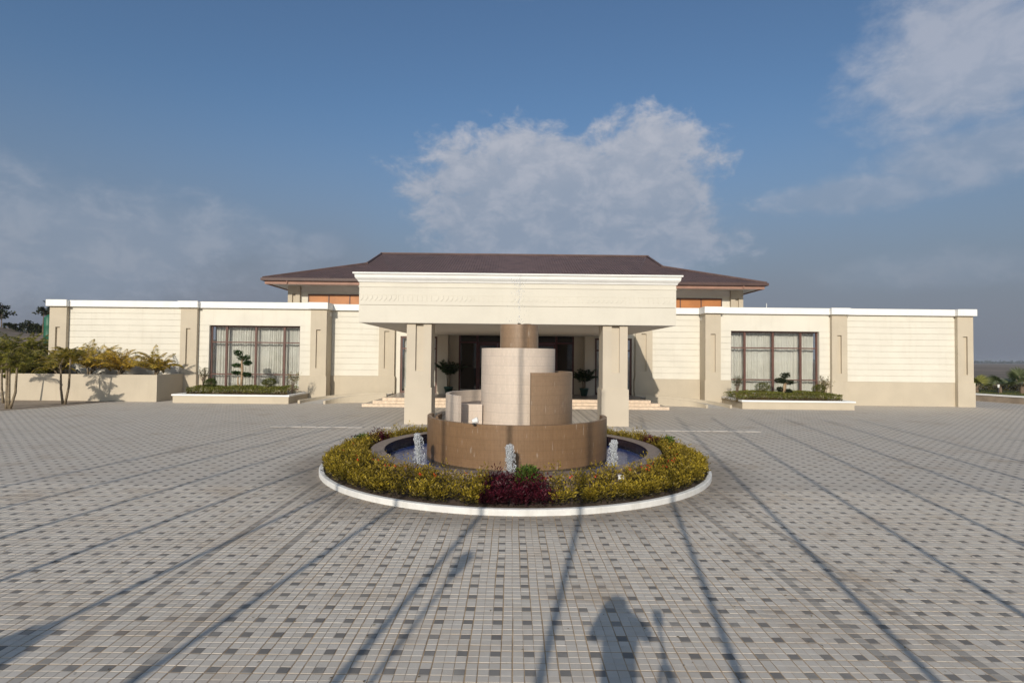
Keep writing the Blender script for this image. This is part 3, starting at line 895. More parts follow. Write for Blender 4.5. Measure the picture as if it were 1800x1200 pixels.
# soffit with a shallow sunk ceiling
q = MB(); q.box(PXL + .004, PXR - .004, YF + .004, YREC - .3, ZS, ZS + .019)
sf = q.build('portico_soffit', SOFFIT, B)
# columns
for (a, b) in ((714.2, 757.6), (1059.5, 1103.2)):
    xa, xb = X(a, 24.85, 640), X(b, 24.85, 640)
    c = (xa + xb) / 2; w = xb - xa
    col = MB(); yf, ybk = 24.85, 24.85 + w; nd = 0.14; nw = 0.175; nz = Z(651.5, 24.85, 735)
    n0, n1 = (c - nw + .02, c + nw + .02)
    col.box(xa, n0, yf, yf + nd, ZPL, ZS - .001); col.box(n1, xb, yf, yf + nd, ZPL, ZS - .001); col.box(n0, n1, yf, yf + nd, ZPL, nz)
    col.box(xa, xb, yf + nd, ybk, ZPL, ZS - .001)
    co = col.build('portico_column', BEIGE2, B)
    zpl = Z(680.5, 24.8, 735)
    for v in co.data.vertices:
        if abs(v.co.z - ZPL) < 1e-4: v.co.z = zpl
    f = MB().box(xa - .05, xb + .05, yf - .05, ybk + .05, 0, zpl).build('column_foot', BEIGE2, co)

# ---------------- upper storey and Dutch-gable roof
YEV, YRG = 38.4, 48.9
ex0, ex1 = X(461.5, YEV, 490), X(1348, YEV, 500)
ZEV = Z(488, YEV, 470) - 0.12
YU = 39.9
ux0, ux1 = X(506, YU, 520), X(1306.5, YU, 520)
pbox('upper_wall', ux0 + 0.6, ux1 - 0.6, YU + 0.25, 57.5, 5.9, ZEV - 0.20, CREAM, B)
for a, b in ((506, 527), (1285, 1306.5)):
    xa, xb = X(a, YU, 520), X(b, YU, 520); c = (xa + xb) / 2
    niche_pillar(xa, xb, YU, YU + 0.9, 5.9, ZEV - 0.2, c - .12, c + .12, 6.0, Z(515.5 if a < 900 else 524.5, YU, c * 980 / YU + 900), plinth=False, name='upper_pillar')
pbox('upper_beam', ux0 + .9, ux1 - .9, YU + 0.16, YU + .249, ZEV - .62, ZEV - .2, SOFFIT, B)
def upper_window(x0, x1, nsp):
    zt = Z(517, YU + .2, 560); zb = 6.0
    q = MB(); t = .07
    q.box(x0, x1, YU + .12, YU + .249, zt - t, zt); q.box(x0, x0 + t, YU + .12, YU + .249, zb, zt - t); q.box(x1 - t, x1, YU + .12, YU + .249, zb, zt - t)
    w = q.build('upper_window', FRAME, B)
    sp = (x1 - x0) / nsp
    for i in range(nsp):
        MB().box(x0 + i * sp + (t if i == 0 else .035), x0 + (i + 1) * sp - (t if i == nsp - 1 else .035), YU + .17, YU + .248, zb, zt - t).build('amber_panel', BLIND, w)
        if i: MB().box(x0 + i * sp - .034, x0 + i * sp + .034, YU + .13, YU + .249, zb, zt - t - .001).build('mullion', FRAME, w)
upper_window(X(542, YU + .2, 520), X(652, YU + .2, 520), 3)
upper_window(X(1159, YU + .2, 528), X(1268.5, YU + .2, 528), 3)
# roof
d = 5.72
rx0, rx1 = ex0 + d, ex1 - d
zr = lambda y: ZEV + 0.12 + (y - YEV) * (Z(446, YRG, 680) - ZEV - 0.12) / (YRG - YEV)
YB = 2 * YRG - YEV
q = MB()
def slope(y): return zr(y if y <= YRG else 2 * YRG - y)
# ribbed front slope: ribs run up the slope; clipped by the hips low down and by the gable verge above
step = 0.21; rib = 0.05; rh = 0.035
def front(xa, xb, lift, qq, back=False):
    def ytop(x):
        if rx0 <= x <= rx1: return YRG
        return YEV + (x - ex0 if x < rx0 else ex1 - x)
    ya, yb2 = ytop(xa), ytop(xb)
    P_ = [(xa, YEV), (xb, YEV), (xb, yb2), (xa, ya)]
    if back: P_ = [(x, 2 * YRG - y) for x, y in P_][::-1]
    qq.quad(*[(x, y, slope(y) + lift) for x, y in P_])
def ribbed(qq, back=False):
    x = ex0 + 0.001
    while x < ex1 - step:
        front(x, x + step - rib, 0, qq, back)
        front(x + step - rib, x + step - rib * .7, rh * .5, qq, back)
        front(x + step - rib * .7, x + step - rib * .3, rh, qq, back)
        front(x + step - rib * .3, x + step, rh * .5, qq, back)
        x += step
    front(x, ex1 - 0.001, 0, qq, back)
ribbed(q); ribbed(q, True)
for sx in (0, 1):                           # hipped ends below the gablets
    e = ex0 if sx == 0 else ex1; i_ = rx0 if sx == 0 else rx1
    pts = [(e, YEV, zr(YEV)), (e, YB, zr(YEV)), (i_, YB - d, zr(YEV + d)), (i_, YEV + d, zr(YEV + d))]
    q.quad(*(pts if sx else pts[::-1]))
rf = q.build('roof', ROOF, B)
rcap = MB()
rcap.tube([(rx0 - .1, YRG, zr(YRG) + .03), (rx1 + .1, YRG, zr(YRG) + .03)], [.09, .09], 8)
rcap.build('ridge_cap', ROOF, rf)
for e, i_ in ((ex0, rx0), (ex1, rx1)):
    MB().tube([(e, YEV, zr(YEV) + .02), (i_, YEV + d, zr(YEV + d) + .03)], [.07, .07], 6).build('hip_cap', ROOF, rf)
    MB().tube([(i_, YEV + d - .1, zr(YEV + d) + .02), (i_, YRG, zr(YRG) + .04), (i_, YB - d + .1, zr(YEV + d) + .02)], [.08, .08, .08], 6).build('verge', ROOF, rf)
    MB().tube([(e, YB, zr(YEV) + .02), (i_, YB - d, zr(YEV + d) + .03)], [.07, .07], 6).build('hip_cap', ROOF, rf)
    gm = MB(); gm.v = [(i_, YEV + d, zr(YEV + d)), (i_, YB - d, zr(YEV + d)), (i_, YRG, zr(YRG))]; gm.f = [(0, 1, 2)]
    gm.build('gablet', EAVE, rf)
q = MB()
q.box(ex0 - .02, ex1 + .02, YEV - .10, YEV + .02, ZEV - .07, ZEV + .115)
q.box(ex0 - .10, ex0 - .021, YEV - .10, YB + .1, ZEV - .07, ZEV + .115); q.box(ex1 + .021, ex1 + .10, YEV - .10, YB + .1, ZEV - .07, ZEV + .115)
q.build('gutter', GUTTER, rf)
q = MB()
q.box(ex0 + .12, ex1 - .12, YEV + .08, YEV + .13, ZEV - .30, ZEV - .071)
q.box(ex0 + .12, ex0 + .17, YEV + .131, YB - .1, ZEV - .30, ZEV - .071); q.box(ex1 - .17, ex1 - .12, YEV + .131, YB - .1, ZEV - .30, ZEV - .071)
q.build('eave_board', EAVE, rf)
MB().box(ex0 + .17, ex1 - .17, YEV + .131, YB - .15, ZEV - .22, ZEV - .19).build('eave_soffit', SOFFIT, rf)
for p in (504.5, 1307):
    c = X(p, YEV + .05, 500)
    MB().lathe((c, YEV + .03, ZEV - .25), [(.001, 0), (.05, 0), (.055, .1), (.07, .18), (.001, .18)], 10).build('rainwater_outlet', EAVE, rf)

# ---------------- platform, steps, ramps
q = MB(); q.box(X(672, 33.8, 700), X(1140, 33.8, 703), 33.8, YREC + .3, 0, ZPLAT)
pl = q.build('platform', PLATFORM, B)
sx = [(636, 1176.5, 33.0, .16), (655, 1160, 33.4, .32), (672, 1144, 33.8, .48)]
for (a, b, yy, zt) in sx:
    xa, xb = X(a, yy, 708), X(b, yy, 708)
    nsl = 12; w = (xb - xa) / nsl
    for i in range(nsl):
        MB().box(xa + i * w + .004, xa + (i + 1) * w - .004, yy - .02 - random.random() * .004, yy + .395, zt - .16 + .001, zt + .005 + random.random() * .004).build('step_slab', STEP, pl)
    if zt < .4: MB().box(xa, xb, yy + .396, 38.0, zt - .159, zt - .004).build('step_core', PLATFORM, pl)
def curved_kerb(pts, zs, w, name):
    q = MB(); n = len(pts); L = []
    for i in range(n):
        p = Vector((*pts[i], 0)); dd = (Vector((*pts[min(i + 1, n - 1)], 0)) - Vector((*pts[max(i - 1, 0)], 0))).normalized(); s = Vector((-dd.y, dd.x, 0)) * w / 2
        L.append((p - s, p + s, zs[i]))
    for (a, b, z) in L: q.v += [(a.x, a.y, 0), (b.x, b.y, 0), (b.x, b.y, z), (a.x, a.y, z)]
    for i in range(n - 1):
        a = 4 * i; b = a + 4
        q.f += [(a + 3, a + 2, b + 2, b + 3), (a, a + 3, b + 3, b), (a + 1, b + 1, b + 2, a + 2)]
    q.f += [(0, 1, 2, 3), (4 * n - 1, 4 * n - 2, 4 * n - 3, 4 * n - 4)]
    return q.build(name, BEIGE, B)
def bez(p0, p1, p2, p3, n=14):
    out = []
    for i in range(n + 1):
        t = i / n; u = 1 - t
        out.append((u**3 * p0[0] + 3 * u * u * t * p1[0] + 3 * u * t * t * p2[0] + t**3 * p3[0], u**3 * p0[1] + 3 * u * u * t * p1[1] + 3 * u * t * t * p2[1] + t**3 * p3[1]))
    return out
for s in (-1, 1):
    if s < 0: A0, B0 = gr(525, 709), gr(570, 710); AE, BE = X(690, 37.8), X(672, 34.3)
    else: A0, B0 = gr(1285, 717.5), gr(1243, 717); AE, BE = X(1117, 37.8), X(1144, 34.3)
    A = bez((A0.x, A0.y), (A0.x - s * .6, A0.y + 2.6), (A0.x - s * 2.2, 37.8), (AE, 38.0))
    Bc = bez((B0.x, B0.y), (B0.x - s * .4, B0.y + 1.3), (B0.x - s * 1.6, 35.9), (BE + s * .05, 35.9))
    zz = [.20 + .40 * i / 14 for i in range(15)]
    curved_kerb(A, zz, .16, 'ramp_kerb'); curved_kerb(Bc, zz, .16, 'ramp_kerb')
    q = MB()
    for i in range(15):
        z = .004 + .46 * i / 14
        q.v += [(A[i][0], A[i][1], z), (Bc[i][0], Bc[i][1], z)]
    for i in range(14): q.f.append((2 * i, 2 * i + 1, 2 * i + 3, 2 * i + 2))
    q.build('ramp', CONC, B)
for zt, p, yb in ((Z(533, 40.5, 1347), 1347.5, 40.5),):
    MB().tube([(X(p, yb, 540), yb, 5.9), (X(p, yb, 540), yb, zt)], [.03, .02], 6).build('roof_rod', WHITE, B)


# ================================================================== PLANTERS
def planter(px0, px1, yfront, yback, zt, pxb, lab):
    """raised bed with a white coping, front corner columns px0, px1"""
    xa, xb = X(px0, yfront, 700), X(px1, yfront, 705)
    t = thing('planter_box', lab, 'planter', ((xa + xb) / 2, yfront, 0), 'raised planters under the wing windows')
    q = MB(); w = .25
    q.box(xa, xb, yfront, yfront + w, 0, zt - .1); q.box(xa, xa + w, yfront + w, yback, 0, zt - .1); q.box(xb - w, xb, yfront + w, yback, 0, zt - .1)
    q.build('wall', BEIGE, t)
    q = MB(); o_ = .06
    q.box(xa - o_, xb + o_, yfront - o_, yfront + w + .02, zt - .1, zt); q.box(xa - o_, xa + w + .02, yfront + w + .021, yback, zt - .1, zt); q.box(xb - w - .02, xb + o_, yfront + w + .021, yback, zt - .1, zt)
    q.build('coping', WHITE, t)
    q = MB(); q.box(xa + w, xb - w, yfront + w, yback, 0, zt - .12); q.build('soil', SOIL, t)
    return xa, xb
YPF = 34.25
PLz = Z(693.5, YPF, 420)
lxa, lxb = planter(303.5, 507, YPF, YPIL - .1, PLz, 0, 'long cream planter with white coping holding a tall tiered topiary')
rxa, rxb = planter(1305, 1502, YPF, YPIL - .1, PLz, 0, 'long cream planter with white coping holding a dark low topiary')
GREEN_A, GREEN_B = (0.035, 0.055, 0.012), (0.13, 0.14, 0.03)
def low_hedge(xa, xb, y0, y1, z0, z1, lab):
    t = thing('hedge', lab, 'hedge', ((xa + xb) / 2, (y0 + y1) / 2, z0), 'clipped hedges in the raised planters')
    n = 15000
    x = RNG.uniform(xa, xb, n); y = RNG.uniform(y0, y1, n)
    ex_ = np.minimum(np.minimum(x - xa, xb - x), np.minimum(y - y0, y1 - y))
    top = z1 - 0.16 * np.exp(-np.clip(ex_, 0, 9) / .13) + 0.035 * np.sin(x * 2.1) + 0.02 * np.sin(x * 5.3 + y * 3)
    dep = RNG.random(n) ** 2
    fr_ = RNG.random(n) < .42
    y = np.where(fr_, y0 + .10 * RNG.random(n), y); ex_ = np.where(fr_, .02, ex_); dep = np.where(fr_, RNG.random(n), dep)
    top = np.where(fr_, z1 - .04 + .03 * np.sin(x * 2.1) + .02 * np.sin(x * 7.3), top)
    z = top - dep * np.where(ex_ < .3, (z1 - z0), .12)
    P = np.stack([x, y, z], 1); L = .05 + .05 * RNG.random(n)
    C = mixcol(n, (0.085, 0.10, 0.016), (0.22, 0.21, 0.04)); C[dep > .55] = mixcol(int((dep > .55).sum()), (0.11, 0.075, 0.03), (0.15, 0.11, 0.04))
    leaf_mesh('foliage', P, rand_dirs(n, 1.0), rand_dirs(n), L, L * .25, C, t)
    q = MB()
    for i in range(60):
        u = xa + .1 + (xb - xa - .2) * (i + random.random() * .6) / 60
        q.tube([(u, y0 + .12, z0), (u + random.gauss(0, .03), y0 + .1, z0 + .25)], [.012, .008], 4)
    q.build('stems', BARK, t)
low_hedge(lxa + .55, lxb - .3, YPF + .45, YPIL - .6, PLz - .1, Z(679.5, 35.6, 430), 'clipped green hedge in planter below the tall tiered topiary')
low_hedge(rxa - .5 + .3, rxb - .45, YPF + .45, YPIL - .6, PLz - .1, Z(689.5, 35.6, 1400), 'clipped green hedge in planter below the dark low topiary')

YT = 35.6
def pt(x, y, Y=YT): return at(x, y, Y)
def topiary(name, lab, trunk, pads, ca, cb, n, bark=PALEBARK, group=None):
    b = pt(*trunk[0][0]); t = thing(name, lab, 'topiary', (b.x, b.y, PLz - .1), group)
    q = MB()
    for line, r0, r1 in [(tr[0:-2], tr[-2], tr[-1]) for tr in trunk]:
        pp = [pt(*c[:2], YT + (c[2] if len(c) > 2 else 0)) for c in line]
        k = len(pp); q.tube(pp, [r0 + (r1 - r0) * i / (k - 1) for i in range(k)], 7)
    q.build('trunk', bark, t, True)
    for (x, y, rx, ry) in pads:
        c = pt(x, y, YT + random.uniform(-.15, .15)); s = YT / F
        bl = [(c, (rx * s * .8, rx * s * .7, ry * s * .75))]
        for j in range(6):
            a = j * PI / 3 + random.random()
            bl.append(((c.x + math.cos(a) * rx * s * .55, c.y + math.sin(a) * rx * s * .5, c.z + random.uniform(-.25, .3) * ry * s), (rx * s * .45, rx * s * .45, ry * s * .55)))
        crown('foliage_pad', bl, n, .085, ca, cb, t, .5, .33)
topiary('topiary_tree', 'tall tiered topiary with dark green pads on bare twisted trunks', [
    [(424, 684), (425, 665, .02), (426, 648, .0), (425, 636, -.05), (429, 626), .085, .05], [(421, 684), (418, 672, .1), (418.5, 662, .1), .06, .04],
    [(425, 648), (421, 645), (416, 643), .03, .02], [(425, 638), (432, 637), .025, .02], [(428, 630), (423, 627), (418, 623), .035, .02], [(425, 660), (418, 657), .03, .02], [(426, 660), (434, 658.5), .03, .02]],
    [(418.5, 620, 8, 5.5), (428, 629, 11, 6.5), (435, 638, 6.5, 4), (417, 642.5, 8, 4), (416.5, 655.5, 8, 4), (434, 658, 7.5, 4.5)], (0.012, 0.035, 0.009), (0.045, 0.095, 0.022), 420)
topiary('topiary_tree', 'dark low topiary with a top tuft and spreading lower pads', [
    [(1377.5, 696), (1378, 682, .0), (1379, 672), (1380, 664), .08, .045], [(1380.5, 690), (1381, 676, .1), (1379, 670), .05, .03],
    [(1379, 674), (1371, 670), .03, .02], [(1379, 675), (1387, 673), .03, .02], [(1378, 688), (1373, 684), .03, .02], [(1379, 688), (1385, 687), .03, .02]],
    [(1380, 660, 8, 6.5), (1370, 668, 7.5, 5), (1376.5, 669, 6, 5), (1387, 672, 8, 4.5), (1371, 684, 5.5, 4.5), (1385, 687.5, 7, 4)], (0.018, 0.028, 0.012), (0.055, 0.065, 0.03), 380)
def round_bush(x, y, rx, ry, lab, ca=(0.05, 0.07, 0.012), cb=(0.16, 0.16, 0.035), n=1300):
    c = pt(x, y); s = YT / F
    t = thing('round_bush', lab, 'bush', (c.x, c.y, PLz - .1), 'rounded bushes in the planters')
    crown('foliage', [(c, (rx * s, rx * s, ry * s)), ((c.x + .1, c.y - .1, c.z + .05), (rx * s * .85, rx * s * .8, ry * s * .9))], n, .06, ca, cb, t, .4, .3, .7)
    q = MB()
    for i in range(9):
        a = i * 2 * PI / 9
        q.tube([(c.x + .03 * math.cos(a), c.y + .03 * math.sin(a), PLz - .05), (c.x + rx * s * .5 * math.cos(a), c.y + rx * s * .5 * math.sin(a), c.z - ry * s * .1)], [.018, .008], 4)
    q.build('stems', PALEBARK, t)
round_bush(370, 673, 10, 7.5, 'rounded green bush at the foot of a bare twiggy shrub beside window frame', (0.035, 0.06, 0.01), (0.10, 0.13, 0.025))
round_bush(473, 672, 12, 7, 'domed clipped bush alone between tall topiary and small thin tree')
round_bush(1339, 680.5, 12, 7.5, 'broad domed clipped bush alone beside dark low topiary')
round_bush(1438, 684, 10, 8, 'rounded bush leaning against the pale twiggy shrub near a pillar', (0.06, 0.075, 0.012), (0.17, 0.155, 0.03))
def twig_shrub(x, y0, y1, rx, lab, ca, cb, n, seedv, nst=11):
    rnd = random.Random(seedv); b = pt(x, y0); tp = pt(x, y1); s = YT / F; h = tp.z - b.z
    t = thing('twiggy_shrub', lab, 'shrub', (b.x, b.y, PLz - .1), 'thin shrubs in the planters')
    q = MB(); tips = []
    for i in range(nst):
        a = rnd.random() * 2 * PI; rr = rx * s * (.35 + .65 * rnd.random())
        p0 = Vector((b.x + rnd.gauss(0, .03), b.y + rnd.gauss(0, .03), PLz - .08)); p2 = Vector((b.x + rr * math.cos(a), b.y + rr * math.sin(a) * .8, b.z + h * (.55 + .45 * rnd.random())))
        p1 = p0.lerp(p2, .45) + Vector((-.25 * rr * math.cos(a), 0, .12 * h))
        q.tube([p0, p1, p2], [.022, .014, .006], 5)
        tips += [p2, p1.lerp(p2, .5), p1.lerp(p2, .8)]
        for j in range(2):
            e = p1.lerp(p2, .3 + .4 * rnd.random()); f = e + Vector((rnd.gauss(0, .14), rnd.gauss(0, .14), .12 + .14 * rnd.random()))
            q.tube([e, f], [.009, .004], 4); tips.append(f)
    q.build('branches', BARK, t)
    crown('foliage', [((p.x, p.y, p.z), (.13, .13, .10)) for p in tips], n, .06, ca, cb, t, .4, .32, .2)
twig_shrub(357, 681, 646, 9.5, 'half-bare upright shrub at the planter end beside a beige pillar', (0.05, 0.06, 0.02), (0.16, 0.14, 0.06), 420, 3, 13)
twig_shrub(514, 681, 655, 10, 'small thin tree with sparse yellowish top at window corner', (0.10, 0.10, 0.02), (0.26, 0.22, 0.05), 330, 5, 9)
twig_shrub(1296, 690, 660, 8.5, 'slender dark-leaved shrub at the window corner nearest the steps', (0.03, 0.04, 0.015), (0.10, 0.11, 0.04), 520, 8, 10)
twig_shrub(1450, 692, 662, 11, 'pale twiggy shrub with olive leaves standing before a beige pillar', (0.09, 0.09, 0.02), (0.24, 0.19, 0.07), 560, 11, 12)

# long beige planter wall on one side
YLP = 34.75
zlp = Z(658, YLP, 200); xlp = X(275.3, YLP, 690)
t = thing('planter_wall', 'long plain beige planter wall with palms growing behind it', 'planter wall', (xlp - 12, YLP, 0))
q = MB(); q.box(-60, xlp, YLP, YLP + .22, 0, zlp); q.box(xlp - .22, xlp, YLP + .221, YPIL - .02, 0, zlp - .004)
q.build('wall', BEIGE, t)
MB().box(-60, xlp - .22, YLP + .22, YPIL - .07, 0, zlp - .16).build('soil', SOIL, t)


# ================================================================== PALMS
def frond_leaves(p0, az, el, length, droop, nl, ll, wl, acc, spine, ca, cb, rnd):
    """feather leaf: arching midrib with leaflets on both sides"""
    h = Vector((math.cos(az), math.sin(az), 0)); pts = []; p = Vector(p0); e = el
    n = 12
    for i in range(n + 1):
        pts.append(p.copy())
        p = p + (h * math.cos(e) + Vector((0, 0, 1)) * math.sin(e)) * (length / n)
        e -= droop / n * (0.5 + 1.2 * i / n)
    spine.tube(pts, [max(.004, .014 * (1 - i / n) + .003) for i in range(n + 1)], 4, False)
    side = Vector((-h.y, h.x, 0))
    for j in range(nl):
        u = .16 + .84 * j / (nl - 1); k = min(n - 1, int(u * n)); f = u * n - k
        b = pts[k].lerp(pts[k + 1], f); tg = (pts[k + 1] - pts[k]).normalized(); up = side.cross(tg)
        le = ll * (math.sin(PI * min(1, .18 + .8 * u)) ** .7) * rnd.uniform(.85, 1.15)
        for sgn in (-1, 1):
            dd = tg * (.55 + .5 * u) + side * sgn * (1.0 - .35 * u) + up * rnd.uniform(.0, .35) + Vector((0, 0, -rnd.uniform(.2, .75)))
            acc.append((b, dd, up + Vector((rnd.gauss(0, .6), rnd.gauss(0, .6), rnd.gauss(0, .6))), le, wl))
def palm(name, lab, stems, fr_len, nfr, ll, ca, cb, group=None, seedv=1, stem_r=.05, nl=44, wl=.021, base=None, el_rng=(.35, 1.35), stemmat=TRUNK, cat='palm', droop=(1.0, 1.9)):
    """stems: list of point lists from foot to crown"""
    rnd = random.Random(seedv); b = stems[0][0]
    t = thing(name, lab, cat, (b[0], b[1], b[2]), group)
    acc = []; sp = MB()
    for st in stems:
        st = [Vector(p) for p in st]
        MB().tube(st, [stem_r * (1.15 - .45 * i / (len(st) - 1)) for i in range(len(st))], 8).build('stem', stemmat, t, True)
        for i in range(nfr):
            az = 2 * PI * i / nfr + rnd.uniform(-.4, .4); el = rnd.uniform(*el_rng)
            frond_leaves(st[-1] - Vector((0, 0, rnd.uniform(0, .15))), az, el, fr_len * rnd.uniform(.75, 1.15), rnd.uniform(*droop), nl, ll, wl, acc, sp, ca, cb, rnd)
    sp.build('frond_ribs', stemmat, t)
    P = np.array([a[0] for a in acc]); D = np.array([a[1] for a in acc]); U = np.array([a[2] for a in acc]); L = np.array([a[3] for a in acc])
    leaf_mesh('fronds', P, D, U, L, np.full(len(L), wl), mixcol(len(L), ca, cb, .2), t)
    return t
GOLD_A, GOLD_B = (0.34, 0.24, 0.03), (0.74, 0.49, 0.07)
OLIV_A, OLIV_B = (0.14, 0.14, 0.022), (0.21, 0.165, 0.03)
YPB = 36.2
def stems_at(px, py_top, Y, n, zfoot, spread, rnd, foot_px=None, zt_jit=.25):
    out = []
    top = at(px, py_top, Y); ft = at(foot_px if foot_px else px, 650, Y)
    for i in range(n):
        a = 2 * PI * i / n + rnd.random()
        f = Vector((ft.x + spread * .25 * math.cos(a), Y + spread * .25 * math.sin(a), zfoot)); c = Vector((top.x + spread * math.cos(a), Y + spread * .8 * math.sin(a), top.z + rnd.uniform(-zt_jit, zt_jit)))
        m = f.lerp(c, .5) + Vector((-.2 * spread * math.cos(a), -.2 * spread * math.sin(a), 0))
        out.append([f, m, c])
    return out
rnd = random.Random(4)
zf = zlp - .18
GP = 'golden palms behind the planter wall'
palm('areca_palm', 'tall bushy golden palm behind planter wall, its crown widest of the row', stems_at(157, 641, YPB, 5, zf, .34, rnd, None, .35), 2.15, 7, .40, OLIV_A, GOLD_B, GP, 11, .05, nl=50, wl=.017, el_rng=(.62, 1.52), droop=(.9, 2.2))
palm('areca_palm', 'yellowest golden palm behind planter wall with fronds arching low over it', stems_at(211, 648, YPB, 4, zf, .22, rnd), 1.75, 7, .38, GOLD_A, GOLD_B, GP, 12, .045, nl=50, wl=.017, el_rng=(.62, 1.52), droop=(.9, 2.2))
palm('areca_palm', 'golden palm with dark green heart at the corner end of planter wall', stems_at(275, 647, YPB - .3, 4, zf, .16, rnd), 1.65, 7, .35, OLIV_A, GOLD_B, GP, 13, .05, nl=50, wl=.017, el_rng=(.62, 1.52), droop=(.9, 2.2))
palm('areca_palm', 'short olive palm behind planter wall against the end pillar', stems_at(103, 645, YPB - .5, 4, zf, .2, rnd), 1.55, 7, .34, OLIV_A, GOLD_A, GP, 14, .045, nl=50, wl=.017, el_rng=(.62, 1.52), droop=(.9, 2.2))
# dense clump beyond the end of the building
for i, (px, py, Y, L) in enumerate(((12, 618, 37.5, 1.75), (46, 616, 38.2, 1.8), (30, 632, 36.2, 1.6), (73, 634, 36.5, 1.2), (-8, 632, 36.6, 1.7), (58, 640, 35.9, 1.1), (66, 622, 40.5, 1.5), (22, 646, 35.8, 1.1))):
    lab = ['bushy green palm with bright yellow-green tips at the wall end', 'dense green palm behind planter wall next to the building corner', 'dark green palm low behind the planter wall clump', 'small dark palm tucked against the building corner', 'wide green palm of the clump farthest from the building', 'low palm spreading its fronds onto the planter wall', 'green palm rising behind the small one at the building corner', 'short palm under the bright-tipped one, close to the wall'][i]
    palm('clump_palm', lab, stems_at(px, py + 14, Y, 4, zf, .35, rnd), L * 1.3, 10, .44, (0.07, 0.09, 0.014), (0.34, 0.29, 0.04), 'dense palms beyond the building end', 20 + i, .05, 46, .022, el_rng=(.5, 1.5), droop=(.9, 2.1))
# tall multi-stem palms rooted in the earth strip in front of the wall
def tall_palm(lab, foot_px, foot_py, tops, L, seedv, ca, cb, ll=.42):
    f = gr(foot_px, foot_py); Y = f.y; st = []
    for i, (tx, ty, mx) in enumerate(tops):
        c = at(tx, ty, Y + random.uniform(-.25, .25)); m = at(mx, (foot_py + ty) / 2 + 8, Y)
        ff = Vector((f.x + (i - len(tops) / 2) * .08, Y + random.uniform(-.08, .08), 0))
        st.append([ff, ff.lerp(m, .5) + Vector((0, 0, -.0)), m, m.lerp(c, .5), c])
    return palm('multi_stem_palm', lab, st, L, 7, ll, ca, cb, 'slim palms in front of the planter wall', seedv, .062, 44, .018, el_rng=(.3, 1.45), droop=(1.0, 2.3))
tall_palm('slim palm with several bare stems standing out in front on the earth edge', 17, 719, [(12, 640, 12), (17, 628, 16), (30, 645, 27)], 1.25, 31, OLIV_A, (0.27, 0.23, 0.035))
tall_palm('slim palm of bare stems rooted close against the beige wall', 6, 709, [(3, 640, 3)], 1.2, 32, OLIV_A, (0.27, 0.23, 0.035))
tall_palm('slim palm with two bare stems forming a V before the beige wall', 114, 711, [(107, 638, 107), (124, 632, 121)], 1.25, 33, OLIV_A, GOLD_A)
# off-frame palm whose shadow falls on the beige wall
f = Vector((X(196, YLP, 690) - 1.1, YLP - 5.2, 0))
palm('multi_stem_palm', 'slim palm standing on the forecourt edge whose shadow falls on the wall', [[(-34.2, 26.6, 0), (-34.1, 26.6, 1.6), (-34.0, 26.6, 3.2)]], 1.3, 8, .4, OLIV_A, GOLD_A, 'slim palms in front of the planter wall', 35, .06)

# potted palms on the platform
for px, pb, top, lab, sd_ in ((788, 693, 640, 'dark potted palm with long arching fronds beside the glazed doors', 41), (1026.5, 696.5, 650, 'compact bushy potted palm in a green pot beside the glazed doors', 42)):
    Y = 37.2; c = at(px, pb, Y); b = Vector((c.x, Y, ZPLAT + .009))
    t = thing('plant_pot', 'green round plant pot ' + ('under the palm with long arching fronds' if sd_ == 41 else 'under the compact bushy palm'), 'pot', b, 'green pots by the entrance doors')
    MB().lathe(b, [(.001, 0), (.19, 0), (.28, .42), (.31, .43), (.31, .52), (.27, .52), (.26, .46), (.001, .46)], 20).build('body', POT, t, True)
    MB().lathe((b.x, b.y, b.z + .462), [(.001, 0.002), (.255, 0.002)], 16).build('soil', SOIL, t)
    rr = random.Random(sd_); st = []
    for i in range(5):
        a = 2 * PI * i / 5
        st.append([(b.x + .06 * math.cos(a), b.y + .06 * math.sin(a), b.z + .47), (b.x + .1 * math.cos(a), b.y + .1 * math.sin(a), b.z + .8), (b.x + .15 * math.cos(a), b.y + .15 * math.sin(a), b.z + (1.25 if sd_ == 41 else 1.0) + rr.random() * .2)])
    palm('potted_palm', lab, st, 1.25 if sd_ == 41 else 1.0, 6, .34, (0.012, 0.028, 0.008), (0.04, 0.075, 0.018), 'palms in pots by the entrance doors', sd_, .025, 26, .024, el_rng=(.75, 1.45), droop=(.7, 1.5))


